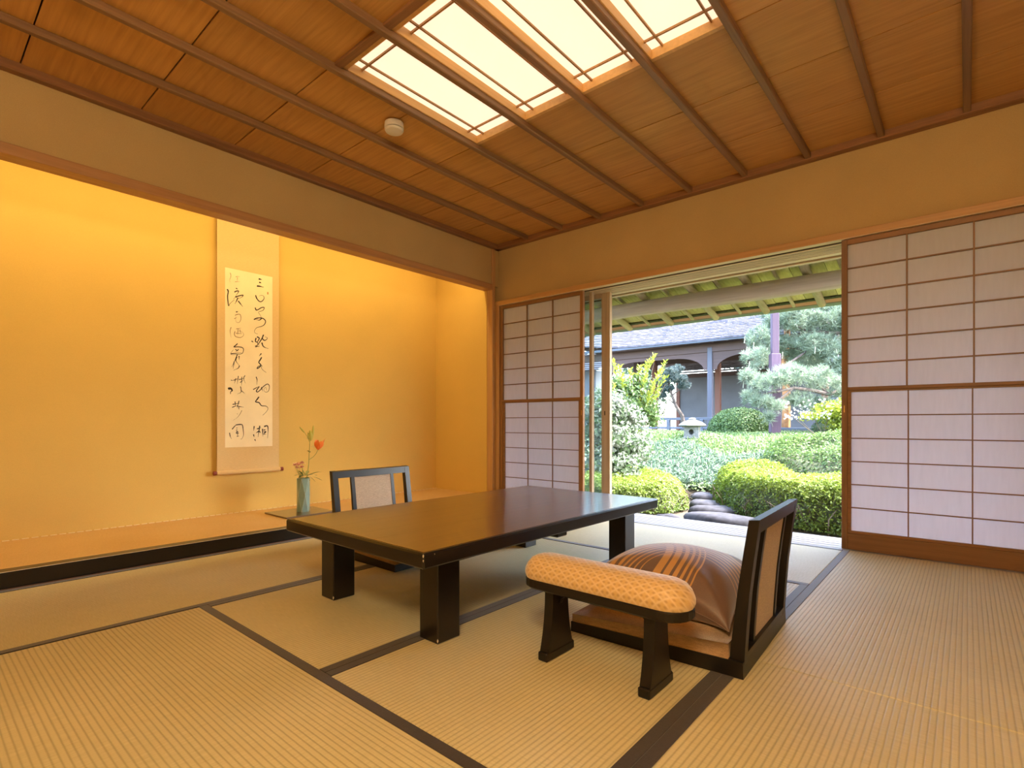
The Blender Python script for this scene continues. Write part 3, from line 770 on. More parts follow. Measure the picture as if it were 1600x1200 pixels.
# ------------------------------------------------------------------ armrest
ar = thing('armrest', 'wooden armrest stand with gold brocade pad beside the floor chair', 'armrest', (-.827, 1.380, 0), .0)
def stadium(hx, hy, n=10, bow=0.0):
    pts = []
    for k in range(n + 1): a = -math.pi / 2 + math.pi * k / n; pts.append((hx - hy + hy * math.cos(a), hy * math.sin(a)))
    for k in range(n + 1): a = math.pi / 2 + math.pi * k / n; pts.append((-hx + hy + hy * math.cos(a), hy * math.sin(a)))
    return pts
sh = MB(); prof = [(.0, .222), (.004, .214), (.004, .238), (.0, .244)]
out = stadium(.276, .072)
rings = [(.006, .214), (.0, .220), (.0, .240), (.004, .244)]
vs = []; n0 = len(out)
for ins, z in rings:
    for x, y in stadium(.276 - ins, .072 - ins): vs.append((x, y, z))
fs = [(i * n0 + k, i * n0 + (k + 1) % n0, (i + 1) * n0 + (k + 1) % n0, (i + 1) * n0 + k) for i in range(3) for k in range(n0)] + [tuple(range(n0))[::-1], tuple(range(3 * n0, 4 * n0))]
MB().raw(vs, fs).build('top_plate', M['lacquer_matt'], ar)
vs = []; prof = [(0, .243), (-.004, .252), (-.004, .268), (.004, .286), (.016, .300), (.034, .309), (.054, .313)]
for ins, z in prof:
    for x, y in stadium(.274 - ins, .070 - ins * .98):
        vs.append((x, y, z + .004 * (1 - (x / .27) ** 2)))
fs = [(i * n0 + k, i * n0 + (k + 1) % n0, (i + 1) * n0 + (k + 1) % n0, (i + 1) * n0 + k) for i in range(len(prof) - 1) for k in range(n0)] + [tuple(range((len(prof) - 1) * n0, len(prof) * n0))]
link('brocade_pad', mesh_of('brocade_pad', vs, fs, True), M['brocade'], ar)
for sx in (-1, 1):
    x = sx * .170; poly = []
    for z in np.linspace(.026, .216, 9): poly.append((-(.040 + .026 * ((.216 - z) / .19) ** 2.2), z))
    full = poly + [(-y, z) for y, z in poly[::-1]]
    MB().prism(full, 'x', x - .016, x + .016).build('leg', M['lacquer_matt'], ar)
    bx('foot', M['lacquer_matt'], ar, x - .018, x + .018, -.076, .076, 0, .028, .004)
MB().prism([(-.154, .215), (-.154, .165), (-.146, .182), (-.128, .197), (.128, .197), (.146, .182), (.154, .165), (.154, .215)], 'y', -.010, .010).build('apron', M['lacquer_matt'], ar)

# ------------------------------------------------------------------ hanging scroll
XS = XB + .030
q = [on_x(350, 417, XS), on_x(424, 433, XS), on_x(353, 699, XS), on_x(427, 697, XS)]
py0, py1 = (q[0].y + q[2].y) / 2, (q[1].y + q[3].y) / 2
pz0, pz1 = (q[2].z + q[3].z) / 2, (q[0].z + q[1].z) / 2
sy0 = (on_x(337, 342, XS).y + on_x(341, 742, XS).y) / 2; sy1 = (on_x(434, 367, XS).y + on_x(438, 735, XS).y) / 2
zb = on_x(341, 740, XS).z; ymid = (sy0 + sy1) / 2
sc = thing('hanging_scroll', 'long silk hanging scroll of brushed calligraphy on the alcove wall', 'scroll', (XS, ymid, zb))
R_ = lambda y: y - ymid
bx('silk_mount', M['scroll_silk'], sc, -.003, 0, R_(sy0), R_(sy1), .01, 2.40 - zb, 0)
bx('calligraphy_paper', M['scroll_paper'], sc, 0, .0012, R_(py0), R_(py1), pz0 - zb, pz1 - zb, 0)
for s, yy in ((-1, sy0), (1, sy1)):
    a, b = sorted((R_(yy), R_(yy) - s * .004)); bx('mount_edge', M['scroll_silk'], sc, -.004, .0006, a, b, .01, 2.40 - zb, 0)
MB().tube([(.006, R_(sy0) - .004, .004), (.006, R_(sy1) + .004, .004)], .0155, 14).build('roller', M['scroll_silk'], sc, True)
for s, yy in ((-1, sy0), (1, sy1)):
    y = R_(yy) + s * .004
    MB().tube([(.006, y, .004), (.006, y + s * .004, .004), (.006, y + s * .022, .004), (.006, y + s * .024, .004)], [.011, .015, .016, .012], 14).build('roller_knob', M['red_wood'], sc, True)
MB().tube([(0, R_(sy0) - .006, 2.40 - zb), (0, R_(sy1) + .006, 2.40 - zb)], .008, 10).build('top_rod', M['red_wood'], sc, True)
MB().tube([(0, R_(sy0) + .1, 2.405 - zb), (-.004, 0, 2.50 - zb), (0, R_(sy1) - .1, 2.405 - zb)], .002, 6).build('hanging_cord', M['lintel'], sc)
# brush strokes, each character one part: x, y in an eighth of a picture pixel from (340, 410)
CH = [
 ('p', [[(155,130),(166,170),(150,220),(156,250)],[(225,182),(250,176),(278,180)],[(247,186),(244,240)],[(215,242),(278,240)]], 4),
 ('i', [[(118,335),(132,362),(124,420),(128,490),(136,542),(150,520),(180,490),(208,470)],[(228,322),(252,338)],[(208,372),(238,358),(262,362),(240,400),(198,462)],[(222,436),(262,420),(318,410),(296,438),(252,452)],[(252,442),(236,480),(214,520)],[(256,482),(286,520),(314,556)]], 9),
 ('i', [[(228,620),(256,616)]], 9),
 ('p', [[(215,662),(248,650),(280,652),(290,690),(284,730),(262,752),(232,744),(222,700),(228,672)],[(206,705),(240,690)]], 5),
 ('p', [[(168,810),(156,850),(160,900),(168,940)],[(232,832),(292,822)],[(216,862),(208,900),(230,930),(290,938),(326,904),(300,868),(244,862)],[(256,835),(248,905)],[(276,840),(292,895)],[(228,885),(304,892)]], 5),
 ('i', [[(248,1015),(222,1040),(203,1057),(260,1056),(308,1066),(322,1092),(306,1138),(240,1150),(164,1150),(176,1115),(200,1090)],[(220,1086),(256,1112)],[(262,1086),(224,1118)],[(164,1142),(232,1136),(302,1130)],[(246,1150),(216,1225),(174,1308)],[(266,1168),(268,1220)],[(240,1180),(228,1232),(272,1290)],[(272,1290),(256,1322),(198,1348)],[(205,1240),(192,1330)]], 7),
 ('i', [[(165,1472),(192,1478)],[(196,1475),(262,1450)],[(226,1450),(210,1512)],[(258,1420),(244,1520)],[(262,1466),(342,1448)],[(302,1430),(298,1540)],[(342,1414),(324,1450),(346,1512)],[(280,1502),(322,1470)],[(285,1550),(292,1620),(245,1644)],[(290,1600),(340,1640)]], 6),
 ('i', [[(132,1584),(150,1574),(170,1582),(180,1604),(162,1618),(160,1646)]], 17),
 ('i', [[(186,1776),(230,1768),(276,1760)],[(216,1740),(222,1800)],[(266,1730),(242,1820)],[(180,1812),(250,1786)],[(240,1796),(280,1804),(326,1810)],[(262,1810),(266,1840)]], 7),
 ('p', [[(240,1892),(252,1898)],[(302,1850),(282,1890),(246,1938),(190,1976)]], 4),
 ('i', [[(148,2130),(156,2172),(172,2206)],[(180,2086),(218,2042),(240,2032)],[(226,2032),(298,2026),(314,2056),(320,2110),(322,2160),(300,2206),(284,2206)],[(234,2072),(248,2066)],[(230,2098),(250,2092)],[(240,2110),(234,2140),(266,2136)],[(238,2174),(268,2170)],[(250,2110),(250,2172)]], 7),
 ('i', [[(512,206),(552,216)],[(518,249),(546,258)],[(490,295),(530,300),(574,311)]], 12),
 ('i', [[(474,410),(488,450),(516,484),(546,490),(578,456),(574,424),(552,412),(520,420)]], 8),
 ('i', [[(468,565),(482,596),(510,588),(546,566),(580,564),(566,600),(510,622),(532,660),(552,702)],[(452,716),(482,700),(530,694),(572,704),(598,736),(584,776),(548,800),(490,816),(462,850),(466,882),(502,896)],[(548,700),(520,722),(468,712)]], 8),
 ('i', [[(424,982),(446,1000)],[(480,944),(472,986),(502,1010),(470,1062)],[(468,1046),(522,1052)],[(490,930),(520,950),(496,1000),(520,1040)],[(562,938),(522,1000),(478,1064)],[(574,904),(558,950),(590,976),(622,946),(590,930)],[(552,1002),(566,1044),(596,1066),(634,1078)]], 9),
 ('i', [[(546,1138),(518,1172)],[(550,1186),(530,1220),(514,1250),(540,1286),(512,1318),(492,1326),(508,1300),(552,1290),(546,1320),(574,1354),(606,1376)]], 9),
 ('i', [[(480,1430),(492,1470),(488,1530)],[(444,1590),(482,1568),(520,1550)],[(520,1550),(484,1604),(498,1620),(530,1596),(562,1560),(620,1520),(646,1550),(632,1610),(594,1620),(574,1590),(600,1560),(612,1600)],[(546,1560),(562,1612)]], 7),
 ('i', [[(516,1680),(490,1716),(474,1742),(518,1754),(546,1790),(600,1796),(628,1822),(612,1862),(562,1912)]], 9),
 ('i', [[(456,2046),(450,2104)],[(448,2150),(456,2184)],[(462,2212),(476,2234)],[(490,2082),(540,2066)],[(526,2042),(504,2182)],[(512,2110),(480,2132)],[(520,2110),(538,2132)],[(560,2080),(566,2174)],[(580,2052),(622,2044),(630,2110),(622,2196)],[(574,2096),(602,2092)],[(580,2122),(602,2116),(574,2150),(606,2146)]], 9),
]
def stroke(mb, pts, w):
    P = []
    pts = [Vector(p) for p in pts]
    for i in range(len(pts) - 1):                                   # smooth the polyline
        p0 = pts[max(i - 1, 0)]; p1 = pts[i]; p2 = pts[i + 1]; p3 = pts[min(i + 2, len(pts) - 1)]
        for k in range(5):
            t = k / 5; P.append(.5 * ((2 * p1) + (-p0 + p2) * t + (2 * p0 - 5 * p1 + 4 * p2 - p3) * t * t + (-p0 + 3 * p1 - 3 * p2 + p3) * t ** 3))
    P.append(pts[-1]); n = len(P); vs = []; fs = []
    for i, p in enumerate(P):
        d = (P[min(i + 1, n - 1)] - P[max(i - 1, 0)]); d = d.normalized() if d.length > 1e-6 else Vector((1, 0))
        f = i / max(1, n - 1); ww = w * (.45 + .55 * math.sin(math.pi * min(1, f * 1.15 + .12)) + .25 * (f < .15)) * (1 - .45 * f)
        nn = Vector((-d.y, d.x)) * ww
        for s in (-1, 1):
            a = p + nn * s; b = on_x(340 + a.x / 8, 410 + a.y / 8, XS); vs.append((.0018, b.y - ymid, b.z - zb))
        if i: k = 2 * i; fs.append((k - 2, k, k + 1, k - 1))
    mb.raw(vs, fs)
for kind, strokes, w in CH:
    mb = MB()
    for st in strokes: stroke(mb, st, w * .88)
    mb.build('calligraphy_character', M['ink' if kind == 'i' else 'ink_pale'], sc)
sl_ = on_x(340 + 628 / 8, 410 + 385 / 8, XS); bx('seal_mark', M['lintel'], sc, .0012, .0018, sl_.y - ymid - .006, sl_.y - ymid + .004, sl_.z - zb - .010, sl_.z - zb + .008, 0)

# ------------------------------------------------------------------ lacquer board, vase and flowers in the alcove
ZA = .080
b0, b1 = on_z(415, 803, ZA), on_z(483, 792.6, ZA)
vb = thing('display_board', 'thin dark lacquer board under the vase in the alcove', 'board', (b0.x + .16, (b0.y + b1.y) / 2, ZA))
bx('panel', M['tabletop'], vb, -.165, .165, -.185, .185, .002, .012, .002)
bx('underside', M['lacquer'], vb, -.158, .158, -.178, .178, 0, .003, 0)
VX = b0.x + .165
vp = on_x(474, 801, VX); vtop = on_x(474, 747, VX).z
VH = vtop - (ZA + .012); VY = vp.y
vz = thing('flower_vase', 'slim faceted celadon vase on the dark board', 'vase', (VX, VY, ZA + .012))
r = .046; n = 6; vs = []; fs = []
levels = [(0, 0), (.5, math.pi / 6), (1, 0)]
for f, tw in levels:
    for k in range(n): a = 2 * math.pi * k / n + tw + .3; vs.append((r * math.cos(a), r * math.sin(a), f * VH))
for i in range(2):
    for k in range(n):
        a, b, c, d = i * n + k, i * n + (k + 1) % n, (i + 1) * n + k, (i + 1) * n + (k + 1) % n
        fs += ([(a, b, c), (b, d, c)] if i == 0 else [(a, b, d), (a, d, c)])
o0 = len(vs)
for k in range(n): a = 2 * math.pi * k / n + .3; vs.append((r * .82 * math.cos(a), r * .82 * math.sin(a), VH))
for k in range(n): a = 2 * math.pi * k / n + .3; vs.append((r * .78 * math.cos(a), r * .78 * math.sin(a), VH * .7))
for k in range(n): fs += [(2 * n + k, 2 * n + (k + 1) % n, o0 + (k + 1) % n, o0 + k), (o0 + k, o0 + (k + 1) % n, o0 + n + (k + 1) % n, o0 + n + k)]
fs += [tuple(range(n))[::-1], tuple(range(o0 + n, o0 + 2 * n))]
link('body', mesh_of('body', vs, fs), M['celadon'], vz)
ln = MB()
for i in range(2):
    for k in range(n):
        prs = [(i * n + k, (i + 1) * n + k), (i * n + (k + 1) % n, (i + 1) * n + k)] if i == 0 else [(i * n + k, (i + 1) * n + k), (i * n + k, (i + 1) * n + (k + 1) % n)]
        for a, b in prs: ln.tube([vs[a], vs[b]], .0009, 4, False)
ln.build('facet_ridges', M['celadon_line'], vz)
bx('foot', M['lacquer_matt'], vz, -.030, .030, -.030, .030, -.0005, .008, .004)

def fp(x, y, dx=0): p = on_x(x, y, VX + dx); return Vector((p.x - VX, p.y - VY, p.z - ZA - .012))
def f2(X, Y, dx=0): return fp(440 + X * 100 / 750, 650 + Y * 160 / 1200, dx)     # from the flower close-up
def blades(name, specs, mat_, parent, **kw):
    """Curved pointed blades: (base, tip, width, bulge vector, tint)."""
    vs = []; fs = []; tint = []
    for base, tip, w, bul, tn in specs:
        base, tip, bul = Vector(base), Vector(tip), Vector(bul); d = tip - base
        sd = d.cross(bul if bul.length > 1e-5 else Vector((1, 0, 0))); sd = sd.normalized() if sd.length > 1e-6 else Vector((0, 1, 0))
        n0 = len(vs)
        for t in (0, .25, .5, .75, 1):
            c = base + d * t + bul * (4 * t * (1 - t)); ww = w * (math.sin(math.pi * min(.97, .08 + t * .9)) ** .8)
            vs += [tuple(c - sd * ww / 2), tuple(c + sd * ww / 2)]; tint += [tn, tn]
        for i in range(4): k = n0 + 2 * i; fs.append((k, k + 1, k + 3, k + 2))
    me = mesh_of(name, vs, fs, True); at_ = me.attributes.new('tint', 'FLOAT', 'POINT'); at_.data.foreach_set('value', tint)
    return link(name, me, mat_, parent, **kw)
li = thing('lily_stem', 'tall lily stem with one orange bloom and closed buds in the vase', 'flower', (VX, VY, ZA + .012 + VH * .8))
off = Vector((0, 0, VH * .8))
S = lambda X, Y, dx=0: f2(X, Y, dx) - off
m_ = MB(); m_.tube([(0, 0, 0), S(300, 700), S(318, 560, .01), S(325, 400), S(332, 280)], [.0026, .0024, .0022, .002, .0016], 6).build('stem', M['stem'], li, True)
MB().tube([S(325, 510, .005), S(370, 480, .01), S(405, 440, .012), S(424, 400, .015)], .0016, 6).build('side_stem', M['stem'], li, True)
for (x0, y0, x1, y1, w) in ((340, 285, 335, 165, .016), (362, 250, 372, 110, .009), (270, 195, 210, 125, .007), (345, 290, 372, 200, .008), (335, 290, 305, 205, .008)):
    a, b = S(x0, y0), S(x1, y1); MB().tube([a, a.lerp(b, .2), a.lerp(b, .5), a.lerp(b, .85), b], [w * .4, w * .85, w, w * .6, w * .15], 8).build('bud', M['bud'], li, True)
MB().tube([S(325, 300), S(300, 240, .004), S(270, 195)], .0012, 5).build('side_stem', M['stem'], li, True)
fc = S(424, 395, .015); pet = []
for k in range(6):
    a = k * math.pi / 3 + .2; o = Vector((math.cos(a) * .036, math.sin(a) * .034 + .014, .062 + .012 * (k % 2)))
    pet.append((fc, fc + o, .036, Vector((math.cos(a), math.sin(a), .2)) * .010, random.random()))
pet.append((fc, S(520, 262, .02), .018, (0, -.004, .008), .9))
blades('petals', pet, M['lily'], li)
lf = [(S(325, 420), S(290, 405, .01), 0.018, (0, 0, .004), .3), (S(325, 430), S(345, 415, -.01), 0.014, (0, 0, .003), .2), (S(330, 275), S(252, 265, .01), 0.011, (0, 0, .006), .3),
      (S(335, 510), S(412, 528, .02), 0.014, (0, 0, .010), .3), (S(345, 360), S(372, 365, .02), 0.014, (0, 0, .003), .3), (S(320, 540), S(280, 540, -.01), 0.014, (0, 0, .003), .3), (S(330, 240), S(300, 190), 0.011, (0, 0, .002), .4)]
blades('leaves', lf, M['vleaf'], li)
mu = thing('chrysanthemum', 'small pale pink chrysanthemum low in the vase', 'flower', (VX, VY, ZA + .012 + VH * .8))
mc = [(S(200, 580, .015), .034), (S(155, 578, .0), .024), (S(240, 560, -.005), .028), (S(185, 612, .02), .020), (S(240, 604, .015), .020)]
pet = []
for c, rr in mc:
    for k in range(26):
        a = random.random() * 6.283; e = random.uniform(-.2, .9); d = Vector((math.cos(a) * math.cos(e), math.sin(a) * math.cos(e), math.sin(e)))
        pet.append((c, c + d * rr, .012, Vector((0, 0, .003)), random.random()))
blades('petals', pet, M['mum'], mu)
for k, (c, rr) in enumerate(mc): MB().tube([(.006 * (k - 2), 0, 0), c * .6, c], .0014, 5).build('stem', M['stem'], mu)
fo = thing('leaf_spray', 'cream-edged leaves spreading from the vase mouth', 'foliage', (VX, VY, ZA + .012 + VH * .8))
lv = []
for x0, y0, x1, y1, w, dx in ((300, 700, 470, 655, 0.036, .01), (310, 705, 475, 755, 0.040, .015), (300, 700, 395, 770, 0.036, .02), (290, 710, 330, 760, 0.032, .025), (300, 695, 420, 700, 0.036, 0),
                              (250, 700, 145, 655, 0.024, .01), (250, 705, 150, 700, 0.024, .015), (255, 700, 190, 640, 0.024, .01), (260, 700, 200, 725, 0.024, .02), (280, 700, 320, 640, 0.028, -.01), (270, 700, 240, 630, 0.020, 0), (290, 690, 300, 640, 0.020, .01)):
    lv.append((S(x0, y0), S(x1, y1, dx), w, (0, .001, .008), random.random()))
blades('leaves', lv, M['vleaf'], fo)

# ------------------------------------------------------------------ smoke detector
dp = on_z(613, 190, ZC)
sdm = thing('smoke_detector', 'round white smoke detector on the cedar ceiling', 'smoke detector', (dp.x, dp.y + .012, ZC - .052))
MB().lathe([(.038, .050), (.050, .048), (.052, .022), (.049, .018)], 32).build('base', M['white_plastic'], sdm, True)
MB().lathe([(.044, .020), (.044, .013)], 32).build('sensor_slot', M['shadow_gap'], sdm, True)
MB().lathe([(.049, .014), (.051, .010), (.046, .002), (.030, -.001), (.004, -.002)], 32).build('cap', M['white_plastic'], sdm, True)

# ================================================================== outside
def leaf_cloud(name, P, N, size, mat_, parent, aspect=.5, spread=1.0, kind='stuff', tint=None, **kw):
    """Many small folded leaves (two triangles each) at points P, facing about N."""
    P = np.asarray(P, float); n = len(P)
    N = np.asarray(N, float) + RNG.normal(0, .55 * spread, (n, 3)); N /= np.linalg.norm(N, axis=1)[:, None] + 1e-9
    A = np.cross(N, RNG.normal(0, 1, (n, 3))); A /= np.linalg.norm(A, axis=1)[:, None] + 1e-9
    B = np.cross(N, A); s = size * RNG.uniform(.65, 1.3, n)[:, None]
    V = np.empty((n, 4, 3)); V[:, 0] = P - A * s * .5; V[:, 1] = P + B * s * aspect * .5 + N * s * .12; V[:, 2] = P + A * s * .5; V[:, 3] = P - B * s * aspect * .5 + N * s * .12
    me = bpy.data.meshes.new(name); me.vertices.add(4 * n); me.vertices.foreach_set('co', V.ravel())
    f = np.arange(n)[:, None] * 4 + np.array([0, 1, 2, 0, 2, 3]); me.loops.add(6 * n); me.loops.foreach_set('vertex_index', f.ravel().astype(np.int32))
    me.polygons.add(2 * n); me.polygons.foreach_set('loop_start', np.arange(2 * n, dtype=np.int32) * 3)
    me.update(); a = me.attributes.new('tint', 'FLOAT', 'POINT')
    tv = RNG.uniform(0, 1, n) if tint is None else np.clip(tint + RNG.normal(0, .18, n), 0, 1)
    a.data.foreach_set('value', np.repeat(tv, 4)); me.validate()
    o = link(name, me, mat_, parent, **kw)
    if kind: o['kind'] = kind
    return o

def needle_cloud(name, B0, D, length, width, mat_, parent, tint=None, kind='stuff', droop=.0):
    """Thin pointed blades from base points B0 along directions D (two segments)."""
    B0 = np.asarray(B0, float); D = np.asarray(D, float); n = len(B0)
    D = D / (np.linalg.norm(D, axis=1)[:, None] + 1e-9); L = length * RNG.uniform(.7, 1.2, n)[:, None]
    S = np.cross(D, RNG.normal(0, 1, (n, 3))); S /= np.linalg.norm(S, axis=1)[:, None] + 1e-9
    mid = B0 + D * L * .55; tip = B0 + D * L - np.array([0, 0, 1]) * L * droop
    V = np.empty((n, 5, 3)); V[:, 0] = B0 - S * width / 2; V[:, 1] = B0 + S * width / 2; V[:, 2] = mid - S * width / 2; V[:, 3] = mid + S * width / 2; V[:, 4] = tip
    me = bpy.data.meshes.new(name); me.vertices.add(5 * n); me.vertices.foreach_set('co', V.ravel())
    f = np.arange(n)[:, None] * 5 + np.array([0, 1, 3, 0, 3, 2, 2, 3, 4]); me.loops.add(9 * n); me.loops.foreach_set('vertex_index', f.ravel().astype(np.int32))
    me.polygons.add(3 * n); me.polygons.foreach_set('loop_start', np.arange(3 * n, dtype=np.int32) * 3); me.update()
    a = me.attributes.new('tint', 'FLOAT', 'POINT'); tv = RNG.uniform(0, 1, n) if tint is None else np.clip(tint + RNG.normal(0, .15, n), 0, 1)
    a.data.foreach_set('value', np.repeat(tv, 5)); me.validate()
    o = link(name, me, mat_, parent)
    if kind: o['kind'] = kind
    return o

# ------------------------------------------------------------------ ground
def sstep(t): t = np.clip(t, 0, 1); return t * t * (3 - 2 * t)
def gz(x, y):
    x = np.asarray(x, float); y = np.asarray(y, float)
    return -.25 + .655 * sstep((y - 6.3) / 2.9) + .02 * np.sin(x * 2.1 + 1) * np.cos(y * 1.7) * (y > 4.5)
gx = np.linspace(-26, 14, 90); gy = np.concatenate([np.linspace(3.99, 13, 70), np.linspace(13.5, 40, 20)])
gv = [(a, b, float(gz(a, b))) for b in gy for a in gx]; nx = len(gx)
gf = [(j * nx + i, j * nx + i + 1, (j + 1) * nx + i + 1, (j + 1) * nx + i) for j in range(len(gy) - 1) for i in range(nx - 1)]
ground = struct('ground', mesh_of('ground', gv, gf, True), M['soil'])
struct('wall_foundation', MB().box(XB - .1, X1 + 2, 3.90, 3.99, -.40, -.028).mesh('w'), M['granite'])

# stepping stones
def stone(cx, cy, rx, ry, h, label, seed, rz=0):
    rg = random.Random(seed); n = 18; vs = []; ph = [rg.uniform(0, 6.28) for _ in range(4)]
    for ins, z in ((1.0, -.03), (1.02, .35), (.95, .75), (.80, .97), (.45, 1.03)):
        for k in range(n):
            a = 2 * math.pi * k / n; w = 1 + .09 * math.sin(2 * a + ph[0]) + .07 * math.sin(3 * a + ph[1]) + .04 * math.sin(5 * a + ph[2])
            vs.append((rx * ins * w * math.cos(a), ry * ins * w * math.sin(a), h * z + (.006 * math.sin(3 * a + ph[3]) if z > .5 else 0)))
    fs = [(i * n + k, i * n + (k + 1) % n, (i + 1) * n + (k + 1) % n, (i + 1) * n + k) for i in range(4) for k in range(n)] + [tuple(range(4 * n, 5 * n))]
    o = link('stepping_stone', mesh_of('stepping_stone', vs, fs, True), M['stone'], None, (cx, cy, float(gz(cx, cy)) - .01), (0, 0, rz))
    o['label'] = label; o['category'] = 'stone'; o['group'] = 'stepping stones of the garden path'
stone(-1.74, 5.20, .40, .20, .10, 'largest dark stepping stone, closest to the wooden sill', 1, -.15)
stone(-1.98, 5.74, .30, .20, .10, 'second dark stepping stone from the sill', 3, .1)
stone(-2.26, 6.12, .22, .20, .10, 'third stepping stone from the sill, between the two hedges', 5)
stone(-2.42, 6.60, .24, .20, .09, 'fourth stepping stone, partly behind the right hedge', 7)
stone(-2.62, 7.15, .24, .20, .08, 'farthest small stepping stone before the tufted grass', 9)
stone(-2.30, 5.12, .14, .10, .07, 'small flat stone at the foot of the left hedge', 11)

# ------------------------------------------------------------------ clipped hedges
def poly_dist(px, py, poly):
    d = np.full(len(px), 1e9); ins = np.zeros(len(px), bool); m = len(poly)
    for i in range(m):
        (x0, y0), (x1, y1) = poly[i], poly[(i + 1) % m]; ex, ey = x1 - x0, y1 - y0
        t = np.clip(((px - x0) * ex + (py - y0) * ey) / (ex * ex + ey * ey), 0, 1)
        d = np.minimum(d, np.hypot(px - x0 - t * ex, py - y0 - t * ey))
        cond = ((y0 > py) != (y1 > py)) & (px < (x1 - x0) * (py - y0) / (y1 - y0 + 1e-12) + x0); ins ^= cond
    return d, ins
def hedge(label, poly, H, n, leaf_size, mat_, edge=.28, group=None, twig=True, name='azalea_hedge', cat='hedge', lumps=.05):
    poly = np.array(poly); c = poly.mean(0); lo, hi = poly.min(0), poly.max(0)
    base = float(gz(c[0], c[1]))
    t = thing(name, label, cat, (c[0], c[1], base), 0, group)
    def height(x, y, d): return H * (1 - np.clip(1 - d / edge, 0, 1) ** 2.6) * (1 + lumps * np.sin(x * 7.3 + 1.3 * y) + lumps * .8 * np.sin(y * 8.9 - 2 * x))
    P = []; N = []; got = 0
    while got < n:
        k = n * 3; x = RNG.uniform(lo[0], hi[0], k); y = RNG.uniform(lo[1], hi[1], k); d, ins = poly_dist(x, y, poly)
        h = height(x, y, d); z = h - RNG.exponential(.045, k) + .035 * np.abs(np.sin(x * 23 + 3 * np.sin(y * 19)) * np.sin(y * 27 + 2 * np.sin(x * 17))) + RNG.normal(0, .008, k); side = (d < .10) & (RNG.uniform(0, 1, k) < .9)
        z = np.where(side, RNG.uniform(.05, 1, k) * h, z); ok = ins & (z > .03)
        x, y, z, d, side = x[ok], y[ok], z[ok], d[ok], side[ok]
        o = np.stack([x - c[0], y - c[1]], 1); o /= np.linalg.norm(o, axis=1)[:, None] + 1e-6
        w = np.clip(1 - d / edge, 0, 1)[:, None]
        nn = np.concatenate([o * w * 1.4, np.ones((len(x), 1)) * (1.1 - .5 * w)], 1)
        P.append(np.stack([x - c[0], y - c[1], z + gz(x, y) - base], 1)); N.append(nn); got += len(x)
    P = np.concatenate(P)[:n]; N = np.concatenate(N)[:n]
    tint = np.clip(.25 + .75 * P[:, 2] / max(.1, H), 0, 1)  # tint rises from the base to the top of the hedge
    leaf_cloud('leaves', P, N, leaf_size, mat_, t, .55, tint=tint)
    # shaded twiggy core
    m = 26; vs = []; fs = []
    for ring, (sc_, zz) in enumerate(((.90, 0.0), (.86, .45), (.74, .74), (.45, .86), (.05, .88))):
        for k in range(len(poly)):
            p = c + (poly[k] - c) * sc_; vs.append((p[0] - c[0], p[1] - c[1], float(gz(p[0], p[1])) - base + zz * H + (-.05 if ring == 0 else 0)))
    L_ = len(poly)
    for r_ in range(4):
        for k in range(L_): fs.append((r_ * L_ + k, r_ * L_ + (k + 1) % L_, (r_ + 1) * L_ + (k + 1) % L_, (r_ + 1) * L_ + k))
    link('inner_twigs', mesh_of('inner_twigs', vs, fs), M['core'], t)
    if twig:
        mb = MB()
        for k in range(60):
            i = k % L_; f = random.random(); e = poly[i] + (poly[(i + 1) % L_] - poly[i]) * f; e = c + (e - c) * random.uniform(.90, .97)
            x, y = e - c; q_ = []; zg = float(gz(e[0], e[1])) - base
            for s_ in range(4): q_.append((x + random.uniform(-.03, .03) * s_, y + random.uniform(-.02, .02) * s_, zg - .02 + H * .20 * s_))
            mb.tube(q_, [.008, .006, .005, .003], 4, False)
        mb.build('branches', M['twig'], t, kind='stuff')
    return t
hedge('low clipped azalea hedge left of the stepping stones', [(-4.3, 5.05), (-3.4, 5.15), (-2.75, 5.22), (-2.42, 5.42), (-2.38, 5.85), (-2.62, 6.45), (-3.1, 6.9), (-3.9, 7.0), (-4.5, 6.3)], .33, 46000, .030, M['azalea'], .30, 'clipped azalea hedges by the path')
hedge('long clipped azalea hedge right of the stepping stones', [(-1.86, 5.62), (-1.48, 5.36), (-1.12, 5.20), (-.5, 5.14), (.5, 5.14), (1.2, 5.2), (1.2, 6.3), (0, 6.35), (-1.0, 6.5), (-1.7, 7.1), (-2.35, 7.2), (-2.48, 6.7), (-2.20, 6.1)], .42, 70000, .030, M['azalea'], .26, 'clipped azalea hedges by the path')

# leafy cover over the rising ground, and the tufted grass between
def wedge(n, y0, y1, k0=-.80, k1=.02):
    y = y0 + (y1 - y0) * RNG.uniform(0, 1, n) ** .8; k = RNG.uniform(k0, k1, n); return k * y, y
def cover(label, n, y0, y1, h, size, mat_, test=None, cat='ground cover', name='ground_cover', k0=-.80, k1=.05):
    x, y = wedge(n, y0, y1, k0, k1)
    if test is not None: ok = test(x, y); x, y = x[ok], y[ok]
    bump_ = .5 + .5 * np.sin(x * 3.1 + y * 1.3) * np.sin(y * 2.7 - x * .8)
    z = gz(x, y) + h * (.35 + .65 * bump_) * RNG.uniform(.45, 1.0, len(x))
    P = np.stack([x, y, z], 1); N = np.tile([0, -.25, 1.0], (len(x), 1))
    o = leaf_cloud(name, P, N, size, mat_, None, .6, tint=.25 + .5 * bump_); o['label'] = label; o['category'] = cat  # tint is higher on the mounds of the cover
    return o
grassy = lambda x, y: (x > -4.3) & (x < -1.9) & (y > 6.9) & (y < 8.2 + .3 * np.sin(x * 3))
cover('low bright leafy cover over the rising garden ground', 100000, 6.7, 13.0, .16, .050, M['cover_leaf'], lambda x, y: ~grassy(x, y))
